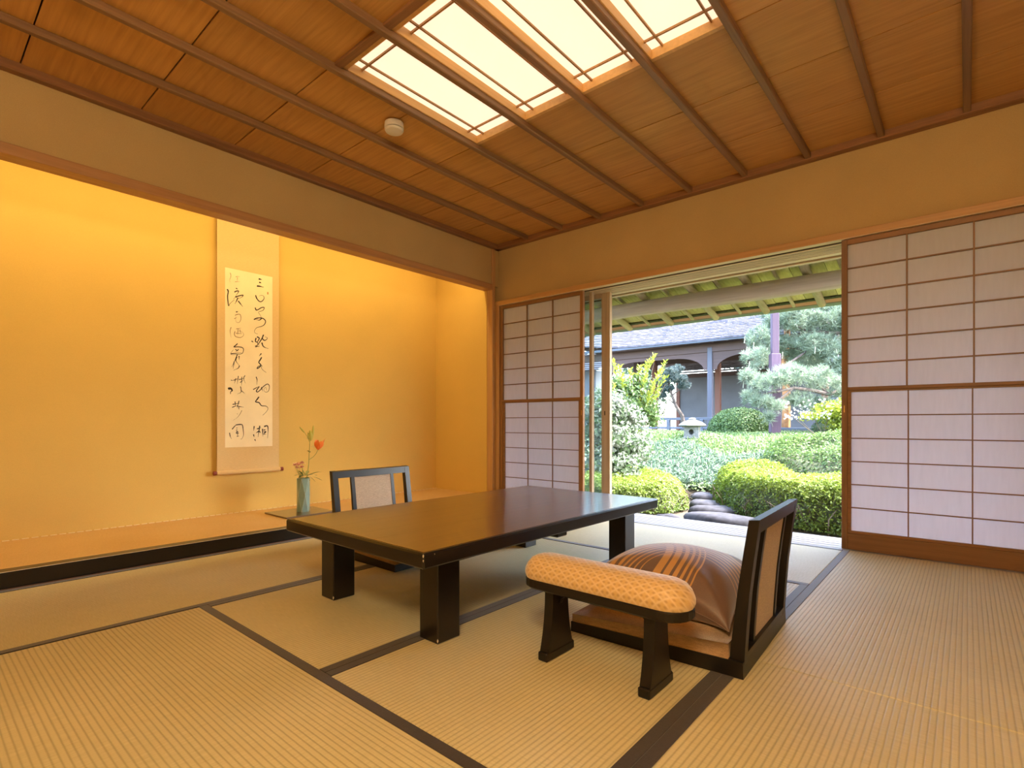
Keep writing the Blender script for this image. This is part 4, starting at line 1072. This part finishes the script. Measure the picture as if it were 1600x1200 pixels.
# clumps of dark mondo grass
x, y = wedge(30000, 6.6, 8.5, -.62, -.18); ok = grassy(x, y); x, y = x[ok], y[ok]
cx = np.round(x / .17) * .17 + .05 * np.sin(y * 9); cy = np.round(y / .17) * .17
B0 = np.stack([cx + (x - cx) * .5, cy + (y - cy) * .5, gz(x, y) + .02], 1); D = np.stack([(x - cx) * 7, (y - cy) * 7, np.ones(len(x)) * .9], 1) + RNG.normal(0, .3, (len(x), 3))
o = needle_cloud('mondo_grass', B0, D, .27, .012, M['grass_leaf'], None, droop=.45); o['label'] = 'long bladed blue-green tufted grass behind the left hedge'; o['category'] = 'grass'
# grassy blades sprinkled through the cover
x, y = wedge(16000, 7.5, 11.5, -.66, -.1)
B0 = np.stack([x, y, gz(x, y) + .05], 1); D = np.stack([RNG.normal(0, .5, len(x)), RNG.normal(0, .5, len(x)), np.ones(len(x))], 1)
o = needle_cloud('lawn_grass', B0, D, .20, .012, M['cover_leaf'], None, droop=.4); o['label'] = 'loose grass blades among the cover in front of the lantern'; o['category'] = 'grass'
# mounded shrubs on the right slope
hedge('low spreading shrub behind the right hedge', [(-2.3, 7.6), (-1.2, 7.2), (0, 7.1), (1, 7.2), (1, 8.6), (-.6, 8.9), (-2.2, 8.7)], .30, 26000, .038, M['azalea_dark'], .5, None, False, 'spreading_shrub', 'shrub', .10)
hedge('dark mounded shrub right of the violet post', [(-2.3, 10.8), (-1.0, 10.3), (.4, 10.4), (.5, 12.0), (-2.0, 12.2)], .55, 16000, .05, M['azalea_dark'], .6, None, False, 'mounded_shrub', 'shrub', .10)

# round clipped bush
bp = Vector((-3.45, 11.0, 0)); bp.z = float(gz(bp.x, bp.y)) - .02
rb = thing('round_bush', 'round clipped bush between the stone lantern and the violet post', 'bush', bp)
n = 26000; th = RNG.uniform(0, 2 * np.pi, n); ct = RNG.uniform(0, 1, n); st_ = np.sqrt(1 - ct ** 2); rr = 1 - RNG.exponential(.035, n)
P = np.stack([.60 * rr * st_ * np.cos(th), .60 * rr * st_ * np.sin(th), .04 + .60 * rr * ct ** .75], 1); N = np.stack([st_ * np.cos(th), st_ * np.sin(th), ct], 1) * 1.3
P += RNG.normal(0, .014, P.shape); leaf_cloud('leaves', P, N, .042, M['azalea_dark'], rb, .6, tint=RNG.uniform(.1, .5, n) + .5 * ct)  # tint rises towards the crown
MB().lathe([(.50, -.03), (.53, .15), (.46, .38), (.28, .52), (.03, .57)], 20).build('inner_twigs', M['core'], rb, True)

# variegated shrub at the left edge, and the bright tall nandina above it
def blobs(name_parts, blobs_, n, size, mat_, parent, org, aspect=.5, shell=.25):
    P = []; N = []
    tot = sum(b[1] * b[2] * b[3] for b in blobs_)
    for c_, rx, ry, rz_ in blobs_:
        k = int(n * rx * ry * rz_ / tot); v = RNG.normal(0, 1, (k, 3)); v /= np.linalg.norm(v, axis=1)[:, None]
        r_ = (1.12 - RNG.uniform(0, 1, k) ** 1.5 * shell * 2)[:, None] * (1 + .22 * np.sin(v[:, 0] * 6 + c_[0] * 9) * np.sin(v[:, 1] * 5) * np.sin(v[:, 2] * 7 + 1))[:, None]; P.append(v * r_ * np.array([rx, ry, rz_]) + np.array(c_) - np.array(org)); N.append(v)
    return leaf_cloud(name_parts, np.concatenate(P), np.concatenate(N), size, mat_, parent, aspect)
def stems(parent, base, tips, r0=.012, mat_='twig', name='stem'):
    for tp in tips:
        b = Vector(base) + Vector((random.uniform(-.06, .06), random.uniform(-.06, .06), -.03)); tp = Vector(tp); m = b.lerp(tp, .5) + Vector((random.uniform(-.05, .05), random.uniform(-.05, .05), 0))
        MB().tube([b - Vector(base), m - Vector(base), tp - Vector(base)], [r0, r0 * .7, r0 * .35], 6).build(name, M[mat_], parent)
sb = at(968, 700, 7.2); sb.z = float(gz(sb.x, sb.y))
vsb = thing('variegated_shrub', 'leafy shrub with cream edged leaves beside the glass door frame', 'shrub', sb)
bl = [((*at(px_, py_, d_),), r1, r1, r2) for px_, py_, d_, r1, r2 in ((955, 640, 7.2, .26, .24), (985, 655, 7.2, .20, .20), (960, 690, 7.0, .30, .26), (992, 705, 6.9, .20, .20), (965, 730, 6.7, .28, .18), (938, 660, 7.2, .30, .40), (925, 730, 7.0, .30, .30), (1005, 690, 7.3, .14, .14))]
blobs('leaves', bl, 9000, .07, M['variegated'], vsb, sb, shell=.5)
stems(vsb, sb, [at(955, 650, 7.2), at(985, 665, 7.2), at(965, 700, 7.0), at(992, 715, 6.9), at(935, 690, 7.1)], .014)
nb = at(975, 690, 7.9); nb.z = float(gz(nb.x, nb.y))
nan = thing('nandina', 'tall feathery yellow-green nandina in front of the gallery', 'shrub', nb)
P = []; D = []
tips = [(1022, 556), (1012, 566), (1034, 578), (1000, 572), (985, 580), (968, 572), (958, 566), (1040, 590), (1008, 590), (975, 598), (1022, 600), (992, 605), (1030, 612), (955, 600), (1014, 622), (1002, 640), (978, 625), (1040, 566)]
for k, (px_, py_) in enumerate(tips):
    d_ = 7.9 + .3 * math.sin(k * 2.3); tip = at(px_, py_, d_); root = at(px_ * .45 + 985 * .55, py_ + 55, 7.9)
    ax = (tip - root)
    for s_ in np.linspace(.25, 1, 11):
        c_ = root + ax * float(s_) + Vector((0, 0, .03 * math.sin(3.1 * s_)))
        for side in (-1, 1):
            o_ = Vector((side * .8, random.uniform(-.5, .5), .55 + .4 * random.random())); P.append(c_ - nb); D.append(o_ + ax.normalized() * .5)
Pn = np.array([tuple(p) for p in P]); Dn = np.array([tuple(d) for d in D])
Pn = np.repeat(Pn, 2, 0) + RNG.normal(0, .012, (len(Pn) * 2, 3)); Dn = np.repeat(Dn, 2, 0) + RNG.normal(0, .25, (len(Dn) * 2, 3))
needle_cloud('leaves', Pn, Dn, .075, .020, M['nandina'], nan, tint=.55, droop=.15)
bl = [((*at(px_, py_, 8.0),), r1, r1, r2) for px_, py_, r1, r2 in ((985, 625, .26, .26), (1010, 640, .18, .2), (965, 610, .22, .22), (1000, 600, .14, .14), (1020, 655, .15, .13))]
blobs('lower_leaves', bl, 3500, .065, M['azalea_dark'], nan, nb, shell=.5)
stems(nan, nb, [at(px_, py_ + 10, 7.9) for px_, py_ in tips[:9]], .009, 'twig')

# ------------------------------------------------------------------ stone lantern
lp = at(1081.5, 687, 9.0); lp.z = float(gz(lp.x, lp.y)) + .035
lt = thing('stone_lantern', 'small round-capped stone lantern on the garden mound', 'lantern', lp, .25)
lt.scale = (1.0, 1.0, 1.14)
K = 9.0 / 828
MB().box(-.165, .165, -.165, .165, -.06, .05, .012).build('base', M['granite'], lt)
MB().box(-.14, .14, -.14, .14, .05, .075, .01).build('plinth', M['granite'], lt)
# fire box: square block with a round opening in each face
fb = bpy.data.meshes.new('fire_box'); vs = []; fs = []; hw, z0, z1, rr_ = .118, .075, .225, .042; n = 16
for s_ in range(4):
    a0 = s_ * math.pi / 2; ca, sa = math.cos(a0), math.sin(a0)
    def T(u, z, dpt=0): return (ca * (hw - dpt) - sa * u, sa * (hw - dpt) + ca * u, z)
    o0 = len(vs); zc = (z0 + z1) / 2; hz = (z1 - z0) / 2
    for k in range(n):
        a = 2 * math.pi * (k + .5) / n; cu_, su_ = math.cos(a), math.sin(a); m_ = max(abs(cu_), abs(su_))
        vs.append(T(cu_ / m_ * hw, zc + su_ / m_ * hz))
    for k in range(n): a = 2 * math.pi * (k + .5) / n; vs.append(T(rr_ * math.cos(a), zc + rr_ * math.sin(a)))
    for k in range(n): a = 2 * math.pi * (k + .5) / n; vs.append(T(rr_ * math.cos(a), zc + rr_ * math.sin(a), .09))
    for k in range(n):
        k2 = (k + 1) % n; fs += [(o0 + k, o0 + k2, o0 + n + k2, o0 + n + k), (o0 + n + k, o0 + n + k2, o0 + 2 * n + k2, o0 + 2 * n + k)]
    fs.append(tuple(range(o0 + 2 * n, o0 + 3 * n)))
    # square off the corners
    o1 = len(vs); vs += [T(-hw, z0), T(hw, z0), T(hw, z1), T(-hw, z1)]
    near = lambda u, z: min(range(n), key=lambda k: (Vector(vs[o0 + k]) - Vector(T(u, z))).length)
    for q_, (u, z) in enumerate(((-hw, z0), (hw, z0), (hw, z1), (-hw, z1))):
        ks = sorted(range(n), key=lambda k: (Vector(vs[o0 + k]) - Vector(T(u, z))).length)[:2]; fs.append((o1 + q_, o0 + ks[0], o0 + ks[1]))
link('fire_box', mesh_of('fire_box', vs, fs), M['granite'], lt)
MB().lathe([(.10, .222), (.185, .232), (.222, .246), (.215, .262), (.15, .300), (.08, .322), (.045, .328)], 24).build('cap', M['granite'], lt, True)
MB().lathe([(.055, .325), (.062, .340), (.045, .356), (.01, .360)], 16).build('finial', M['granite'], lt, True)

# ------------------------------------------------------------------ violet-stained post
pp = at(1210.5, 692, 9.5)
pz = float(gz(pp.x, pp.y)) - .05
gp = thing('garden_post', 'tall violet-brown stepped wooden post behind the bushes', 'post', (pp.x, pp.y, pz), .56)
zt1 = at(1210, 553, 9.5).z - pz
bx('lower_shaft', M['violet_post'], gp, -.080, .080, -.080, .080, 0, zt1, .008)
bx('upper_shaft', M['violet_post'], gp, -.058, .058, -.058, .058, zt1, 3.3 - pz, .006)

# ------------------------------------------------------------------ eaves of this house
YL = 4.90
log = MB(); pts = []; rs = []
for k in range(41):
    x = -7 + k * .23; pts.append((x, YL + .008 * math.sin(x * 1.3), 1.885 + .006 * math.sin(x * 2.2 + 1))); rs.append(.076 + .003 * math.sin(x * 3.1))
eb = thing('eaves', 'low eaves of the house with peeled log beam and pole rafters', 'eaves', (0, 0, 0))
log.tube(pts, rs, 16).build('log_beam', M['log'], eb, True)
zr = lambda y, o_=0: 1.990 + o_ - .25 * (y - YL)
rg = random.Random(4)
for k in range(-9, 5):
    x = -1.005 + .488 * k + .01 * rg.uniform(-1, 1)
    MB().tube([(x, 3.74, zr(3.74)), (x + .004, 4.6, zr(4.6)), (x, 5.55, zr(5.55))], [.034, .036, .033], 10).build('rafter', M['rafter'], eb, True)
    MB().tube([(x + .244, 3.74, zr(3.74, .012)), (x + .246, 5.54, zr(5.54, .012))], .016, 8).build('thin_rafter', M['rafter'], eb, True)
for k in range(-46, 14):
    x0 = .02 + .128 * k; o_ = .040 + rg.uniform(-.003, .003)
    vs = [(x0 + .002, 3.73, zr(3.73, o_)), (x0 + .126, 3.73, zr(3.73, o_)), (x0 + .126, 5.50, zr(5.50, o_)), (x0 + .002, 5.50, zr(5.50, o_))]
    vs += [(a, b, c_ + .012) for a, b, c_ in vs]
    MB().raw(vs, [(3, 2, 1, 0), (4, 5, 6, 7), (0, 1, 5, 4), (1, 2, 6, 5), (2, 3, 7, 6), (3, 0, 4, 7)]).build('plank', M['eave_board'], eb)
def slab(name, mat_, y0, y1, o0, th, x0=-6.2, x1=1.9):
    vs = [(x0, y0, zr(y0, o0)), (x1, y0, zr(y0, o0)), (x1, y1, zr(y1, o0)), (x0, y1, zr(y1, o0))]; vs += [(a, b, c_ + th) for a, b, c_ in vs]
    return MB().raw(vs, [(3, 2, 1, 0), (4, 5, 6, 7), (0, 1, 5, 4), (1, 2, 6, 5), (2, 3, 7, 6), (3, 0, 4, 7)]).build(name, mat_, eb)
slab('eave_board', M['fascia'], 5.525, 5.62, .030, .022)
slab('eave_batten', M['core'], 5.49, 5.525, .026, .02)
slab('roof_edge', M['roof_edge'], 5.60, 5.68, .030, .060)
slab('roof_cover', M['roof_edge'], 3.73, 5.68, .060, .035)  # unseen slab added over the planks to block sky light

# ------------------------------------------------------------------ covered gallery across the garden
YG = 13.3
gal = thing('gallery', 'brown timber covered gallery with shingled roof across the garden', 'building', (-4.9, YG, .45))
GX, GY, GZ = -4.9, YG, .45
def gb(name, mat_, x0, x1, y0, y1, z0, z1, b=.008, **kw): return bx(name, mat_, gal, x0 - GX, x1 - GX, y0 - GY, y1 - GY, z0 - GZ, z1 - GZ, b, **kw)
xc = [on_y(p, 600, YG).x for p in (1110,)] [0]
cols = [xc - 2.95, xc, xc + 2.7]
for x in cols: gb('post', M['far_post'], x - .062, x + .062, YG - .06, YG + .06, .40, 2.62, .01)
red = [on_y(p, 600, 14.9).x for p in (1023, 1122)]
for x in (red[0], red[1], red[1] + 2.6): gb('inner_post', M['far_post_red'], x - .07, x + .07, 14.83, 14.97, .45, 2.62, .01)
gb('inner_post', M['far_wood'], on_y(995, 600, 14.2).x - .08, on_y(995, 600, 14.2).x + .08, 14.12, 14.28, .45, 2.7, .01)
gb('beam', M['far_wood'], -8.9, -2.1, YG - .05, YG + .05, 2.50, 2.72)
gb('beam', M['far_wood'], -8.9, -2.1, 14.85, 14.95, 2.45, 2.72)
gb('floor_deck', M['far_wood'], -8.9, -2.1, YG - .2, 15.1, .38, .50)
# curved brackets: arched panel in every bay
def arch(x0, x1):
    zt, zs, n = 2.52, 2.06, 12; w = x1 - x0; pts = [(x0, zt), (x0, zs)]
    for k in range(n + 1): t_ = k / n; a = math.pi / 2 * t_; pts.append((x0 + .10 + w * .26 * (1 - math.cos(a)), zs + (2.40 - zs) * math.sin(a)))
    for k in range(n, -1, -1): t_ = k / n; a = math.pi / 2 * t_; pts.append((x1 - .10 - w * .26 * (1 - math.cos(a)), zs + (2.40 - zs) * math.sin(a)))
    pts += [(x1, zs), (x1, zt)]
    vs = []; fs = []
    inner = pts[1:-1]; m_ = len(inner)
    for y in (-.025, .025):
        for x, z in inner: vs.append((x - GX, y, z - GZ))
        for x, z in inner: vs.append((x - GX, y, zt - GZ))
    for k in range(m_ - 1):
        fs += [(k, k + 1, m_ + k + 1, m_ + k), (2 * m_ + k + 1, 2 * m_ + k, 3 * m_ + k, 3 * m_ + k + 1), (k + 1, k, 2 * m_ + k, 2 * m_ + k + 1)]
    MB().raw(vs, fs).build('arched_panel', M['far_wood'], gal)
for a, b in zip(cols[:-1], cols[1:]): arch(a + .062, b - .062)
for k in range(21):
    x = -9.0 + k * .33
    MB().raw([(x - .03 - GX, -.32, 2.70 - GZ), (x + .03 - GX, -.32, 2.70 - GZ), (x + .03 - GX, 1.4, 3.48 - GZ), (x - .03 - GX, 1.4, 3.48 - GZ), (x - .03 - GX, -.32, 2.77 - GZ), (x + .03 - GX, -.32, 2.77 - GZ), (x + .03 - GX, 1.4, 3.55 - GZ), (x - .03 - GX, 1.4, 3.55 - GZ)],
             [(3, 2, 1, 0), (4, 5, 6, 7), (0, 1, 5, 4), (1, 2, 6, 5), (2, 3, 7, 6), (3, 0, 4, 7)]).build('rafter', M['far_wood'], gal)
# roof: overlapping shingle courses, real steps, hipped at the left
sh = MB(); YE, ZE, YR, ZRG = 12.92, 2.76, 16.2, 4.56; XL, XR = -9.2, -2.0; nc = 30
for k in range(nc):
    t0, t1 = k / nc, (k + 1.25) / nc; ya, yb_ = YE + (YR - YE) * t0, YE + (YR - YE) * min(1, t1); za, zb_ = ZE + (ZRG - ZE) * t0, ZE + (ZRG - ZE) * min(1, t1)
    up_ = .10 * math.exp(-t0 * 3)
    xa, xb_ = XL + (YR - YE) * t0, XL + (YR - YE) * min(1, t1)
    m_ = 26
    for i in range(m_):
        f0, f1 = i / m_, (i + 1) / m_; j0 = .012 * random.random()
        A, B = xa + (XR - xa) * f0, xa + (XR - xa) * f1 - .01; c1 = xb_ + (XR - xb_) * f0; c2 = xb_ + (XR - xb_) * f1 - .01
        lift = lambda x: .35 * max(0, (-6.4 - x) / 3.0) ** 2
        th_ = .045 + j0
        v_ = [(A - GX, ya - j0 - GY, za + lift(A) - GZ), (B - GX, ya - j0 - GY, za + lift(B) - GZ), (c2 - GX, yb_ - GY, zb_ + lift(c2) - .0 - GZ), (c1 - GX, yb_ - GY, zb_ + lift(c1) - GZ)]
        v_ += [(p[0], p[1], p[2] + (th_ if q_ < 2 else .012)) for q_, p in enumerate(v_)]
        sh.raw(v_, [(3, 2, 1, 0), (4, 5, 6, 7), (0, 1, 5, 4), (3, 0, 4, 7), (1, 2, 6, 5)])
sh.build('roof_shingles', M['shingle'], gal, kind='stuff')
MB().raw([(XL - GX, YE + .03 - GY, ZE + .35 - GZ - .03), (XL + 3.28 - GX, YR - GY, ZRG - GZ), (XL + 3.28 - GX, YR + .1 - GY, ZRG - GZ), (XL - GX, YR + 3 - GY, ZE - GZ)], [(0, 1, 2, 3)]).build('hip_roof', M['shingle'], gal)
MB().raw([(XL + 3.28 - GX, YR - GY, ZRG + .05 - GZ), (XR - GX, YR - GY, ZRG + .05 - GZ), (XR - GX, YR + 3.3 - GY, ZE - GZ), (XL - GX, YR + 3.3 - GY, ZE - GZ)], [(0, 1, 2, 3)]).build('rear_roof', M['shingle'], gal)
gb('soffit', M['far_wood'], -8.8, -2.1, YG + .1, 16.4, 3.02, 3.06)
gb('eave_fascia', M['rail_grey'], -8.9, -2.0, YE + .01, YE + .05, ZE - .05, ZE + .02)

# railing
rl = thing('garden_railing', 'low blue-grey wooden railing behind the stone lantern', 'railing', (-5.5, 12.6, .40))
for nm, z0, z1, d_ in (('top_rail', .80, .865, .03), ('bottom_rail', .585, .635, .025)):
    bx(nm, M['rail_grey'], rl, -1.10, 3.6, -d_, d_, z0 - .40, z1 - .40, .006)
for k in range(6): bx('rail_post', M['rail_grey'], rl, -1.04 + k * .84, -.96 + k * .84, -.04, .04, 0, .42, .006)

# pale garden wall with a tiled cap behind the gallery
fw_ = thing('garden_wall', 'pale rendered garden wall with tiled cap seen through the gallery', 'wall', (-3.5, 17, .40))
xl_ = on_y(1063, 600, 17).x + 3.5
bx('wall_body', M['lime'], fw_, xl_, 6, -.08, .08, 0, 1.93, .01)
bx('end_post', M['far_post_red'], fw_, xl_ - .10, xl_ + .02, -.12, .12, 0, 1.93, .01)
bx('top_band', M['far_wood'], fw_, xl_, 6, -.10, .10, 1.80, 1.94, .01)  # brown band paints the shadow at the top of the wall
tl_ = MB(); 
for r_ in range(5):
    y_, z_ = -.50 + .09 * r_, 1.93 + .085 * r_
    for k in range(34): tl_.box(xl_ - .30 + k * .29, xl_ - .30 + k * .29 + .275, y_, y_ + .14, z_, z_ + .035, .005)
    for k in range(34): tl_.box(xl_ - .30 + k * .29, xl_ - .30 + k * .29 + .275, -y_ - .14, -y_, z_, z_ + .035, .005)
tl_.build('cap_tiles', M['tile'], fw_, kind='stuff')
bx('ridge', M['tile'], fw_, xl_ - .28, 6, -.10, .10, 2.33, 2.44, .02)

# outbuilding at far left
ob = thing('outbuilding', 'white walled outbuilding with pinkish roof behind the nandina', 'building', (-13.2, 19, .4))
bx('wall_body', M['lime'], ob, -3, 2.4, -1.5, 2, 0, 2.35, .02)
rb_ = MB()
for k in range(9):
    a = -1.95 + .2 * k; rb_.box(-3.4, 2.8, a, a + .26, 2.32 + .10 * k, 2.37 + .10 * k, .01)
rb_.build('roof_courses', M['tile'], ob)
bx('window_frame', M['far_wood'], ob, .9, 1.7, -1.54, -1.5, .7, 1.8, .01)

# ------------------------------------------------------------------ pines
def tufts(name, centres, norms, per, length, width, mat_, parent, org):
    n = len(centres); B0 = np.repeat(centres, per, 0) - np.array(org); D = np.repeat(norms, per, 0) * .9 + RNG.normal(0, .75, (n * per, 3))
    return needle_cloud(name, B0, D, length, width, mat_, parent, tint=np.repeat(RNG.uniform(.2, .85, n), per))
def pads(specs, n):
    C_ = []; N_ = []; w = np.array([s_[3] * s_[4] for s_ in specs]); w = w / w.sum()
    for (px_, py_, d_, rw, rh), f in zip(specs, w):
        k = max(4, int(n * f)); c_ = np.array(at(px_, py_, d_)); v = RNG.normal(0, 1, (k, 3)); v /= np.linalg.norm(v, axis=1)[:, None]; v *= RNG.uniform(.25, 1, k)[:, None] ** .5
        C_.append(c_ + v * np.array([rw, rw, rh])); N_.append(v * .4 + np.array([0, 0, .8]))
    return np.concatenate(C_), np.concatenate(N_)
# large pine
pb = at(1372, 700, 9.9); pb.z = float(gz(pb.x, pb.y)) - .05
pine = thing('pine_tree', 'large pale-needled garden pine reaching in front of the violet post', 'tree', pb)
big = [(1300, 500, 10.2, .42, .26), (1250, 500, 10.3, .40, .25), (1215, 505, 10.5, .30, .20), (1190, 530, 10.4, .30, .22), (1225, 540, 10.6, .34, .22), (1278, 540, 10.2, .42, .22), (1310, 560, 10.0, .35, .25),
       (1182, 560, 9.8, .24, .18), (1170, 590, 9.4, .16, .13), (1195, 600, 9.0, .20, .14), (1218, 590, 9.0, .20, .15), (1240, 585, 9.1, .24, .17), (1270, 590, 9.3, .30, .18), (1300, 605, 9.5, .28, .20),
       (1172, 622, 9.2, .16, .12), (1190, 630, 9.0, .18, .11), (1212, 636, 8.9, .16, .09), (1248, 625, 9.3, .22, .12), (1280, 635, 9.5, .26, .14), (1310, 640, 9.6, .22, .12), (1340, 580, 9.8, .4, .4), (1340, 500, 10, .4, .4),
       (1200, 652, 9.4, .12, .08), (1240, 470, 10.6, .5, .25), (1300, 460, 10.5, .5, .3), (1262, 560, 10.6, .4, .25)]
cc, nn = pads(big, 3000)
tufts('needles', cc, nn, 26, .115, .0055, M['pine_leaf'], pine, pb)
def br(pts, r0, r1, parent, org, mat_='bark', name='branch'):
    P_ = [Vector(at(*p)) - Vector(org) for p in pts]; n = len(P_); MB().tube(P_, [r0 + (r1 - r0) * i / (n - 1) for i in range(n)], 8).build(name, M[mat_], parent, True)
br([(1372, 705, 9.9), (1362, 640, 9.9), (1372, 560, 10), (1358, 480, 10.1), (1366, 400, 10.2)], .14, .06, pine, pb, name='trunk')
br([(1368, 610, 9.9), (1330, 606, 9.6), (1296, 616, 9.4), (1270, 610, 9.3), (1240, 606, 9.1), (1215, 612, 9.0), (1192, 616, 9.1)], .05, .012, pine, pb)
br([(1296, 616, 9.4), (1276, 600, 9.35), (1290, 590, 9.4), (1312, 588, 9.5)], .02, .008, pine, pb)
br([(1370, 560, 10), (1318, 552, 10.1), (1262, 548, 10.3), (1222, 540, 10.5), (1190, 545, 10.3)], .045, .012, pine, pb)
br([(1362, 500, 10), (1310, 520, 10.1), (1262, 518, 10.3), (1225, 500, 10.4)], .04, .012, pine, pb)
br([(1262, 548, 10.3), (1232, 568, 10), (1195, 585, 9.6), (1172, 596, 9.4)], .025, .008, pine, pb)
br([(1240, 606, 9.1), (1210, 630, 9.0), (1178, 630, 9.1)], .018, .006, pine, pb)
cs = []
for px_, py_ in ((1163, 536), (1166, 552), (1161, 606), (1163, 618), (1177, 545), (1219, 566), (1214, 570), (1186, 596), (1193, 594), (1273, 552), (1222, 560), (1170, 575), (1165, 595)):
    p_ = at(px_, py_, 9.5); cs.append((p_ - pb, p_ - pb + Vector((.01, 0, .12))))
cd = MB()
for a, b in cs: cd.tube([a, b], [.008, .004], 5)
cd.build('candles', leaf('pine_candle', (.34, .35, .25, 1), (.4, .4, .3, 1), .1), pine, kind='stuff')
# red pine trunk further back
rp = at(1227, 660, 10.7); rp.z = float(gz(rp.x, rp.y)) - .05
rpt = thing('red_pine', 'slender red-barked pine trunk showing through the needles', 'tree', rp)
br([(1228, 668, 10.7), (1229, 620, 10.7), (1226, 570, 10.8), (1230, 520, 10.8), (1226, 440, 10.9)], .085, .05, rpt, rp, 'bark_red', 'trunk')
cc, nn = pads([(1230, 470, 11.0, .5, .3), (1255, 500, 11.0, .45, .25), (1205, 480, 11.0, .45, .25)], 350)
tufts('needles', cc, nn, 22, .13, .008, M['pine_leaf'], rpt, rp)
# small cloud-pruned pine behind the lantern
sp = at(1069, 664, 11.8); sp.z = float(gz(sp.x, sp.y)) - .05
spt = thing('small_pine', 'small leaning cloud-pruned pine in front of the pale wall', 'tree', sp)
br([(1069, 668, 11.8), (1066, 650, 11.8), (1056, 634, 11.8), (1050, 618, 11.8), (1045, 602, 11.8), (1044, 588, 11.8)], .05, .02, spt, sp, 'bark', 'trunk')
br([(1050, 618, 11.8), (1060, 610, 11.7), (1070, 604, 11.7)], .018, .008, spt, sp)
br([(1055, 632, 11.8), (1045, 624, 11.9), (1036, 624, 11.9)], .018, .008, spt, sp)
br([(1046, 604, 11.8), (1036, 602, 11.8), (1030, 604, 11.8)], .015, .006, spt, sp)
cc, nn = pads([(1047, 584, 11.8, .20, .12), (1034, 596, 11.8, .16, .09), (1060, 592, 11.7, .18, .09), (1068, 603, 11.7, .14, .07), (1040, 608, 11.9, .20, .08), (1034, 618, 11.9, .12, .06), (1058, 578, 11.9, .14, .09)], 620)
tufts('needles', cc, nn, 22, .07, .007, M['pine_dark'], spt, sp)

# azalea with white flowers at right, pale gravel strip
ab = at(1290, 665, 8.6); ab.z = float(gz(ab.x, ab.y))
azb = thing('flowering_shrub', 'loose shrub with white flowers at the right of the opening', 'shrub', ab)
bl = [((*at(px_, py_, 8.6),), r1, r1, r2) for px_, py_, r1, r2 in ((1300, 640, .26, .12), (1270, 650, .22, .07), (1315, 660, .25, .18), (1330, 640, .3, .2))]
blobs('leaves', bl, 2600, .06, M['nandina'], azb, ab, shell=.4)
P = np.array([tuple(at(1225 + 75 * random.random(), 648 + random.uniform(-7, 7) - 22 * (k % 3 == 0) * random.random(), 8.4) - ab) for k in range(90)])
leaf_cloud('flowers', P, np.tile([0, -1, .6], (90, 1)), .040, leaf('white_petal', (.42, .44, .40, 1), (.6, .6, .56, 1), .3), azb, .8)
stems(azb, ab, [at(1300, 640, 8.6), at(1270, 650, 8.6), at(1245, 650, 8.4), at(1320, 650, 8.6), at(1232, 646, 8.4)], .010)
gs = []
a0, a1 = at(1225, 682, 9.9), at(1330, 676, 10.4)
gvs = []; 
for k in range(13):
    f = k / 12; p_ = a0.lerp(a1, f); w = .22 + .06 * math.sin(k)
    for s_ in (-1, 1): yy = p_.y + s_ * w; gvs.append((p_.x, yy, float(gz(p_.x, yy)) + .13))
gv_o = link('gravel', mesh_of('gravel', gvs, [(2 * k, 2 * k + 2, 2 * k + 3, 2 * k + 1) for k in range(12)]), M['gravel'], None); gv_o['label'] = 'thin strip of pale gravel beyond the violet post'; gv_o['category'] = 'gravel'; gv_o['kind'] = 'stuff'

# trees closing the view behind everything
def tree(label, c, rx, rz_, n, size, mat_='tree_leaf', h0=.4):
    t = thing('background_tree', label, 'tree', (c[0], c[1], h0), 0, 'trees beyond the garden wall')
    bl = []
    for k in range(9):
        a = random.random() * 6.28; r_ = random.random() * .5
        bl.append(((c[0] + rx * r_ * math.cos(a), c[1] + rx * r_ * math.sin(a), c[2] + rz_ * random.uniform(-.45, .5)), rx * .55, rx * .55, rz_ * .45))
    blobs('leaves', bl, n, size, M[mat_], t, (c[0], c[1], h0), shell=.35)
    MB().tube([(0, 0, -.2), (.1, 0, (c[2] - h0) * .5), (0, 0, c[2] - h0)], [.22, .16, .08], 10).build('trunk', M['bark'], t, True)
tree('leafy tree behind the outbuilding at the far left', (-20.5, 27, 2.6), 3.0, 2.2, 5000, .26)
tree('leafy tree standing behind the pale garden wall', (-12.5, 24, 2.2), 2.2, 2.0, 5000, .24)
tree('broad tree directly behind the violet post', (-5.4, 23.5, 3.6), 3.0, 3.6, 9000, .22)
tree('broad tree behind the large pine', (.1, 16.6, 2.9), 2.0, 2.8, 9000, .17)
tree('broad tree at the right edge of the opening', (4.4, 16.5, 2.6), 2.0, 2.6, 4000, .17)
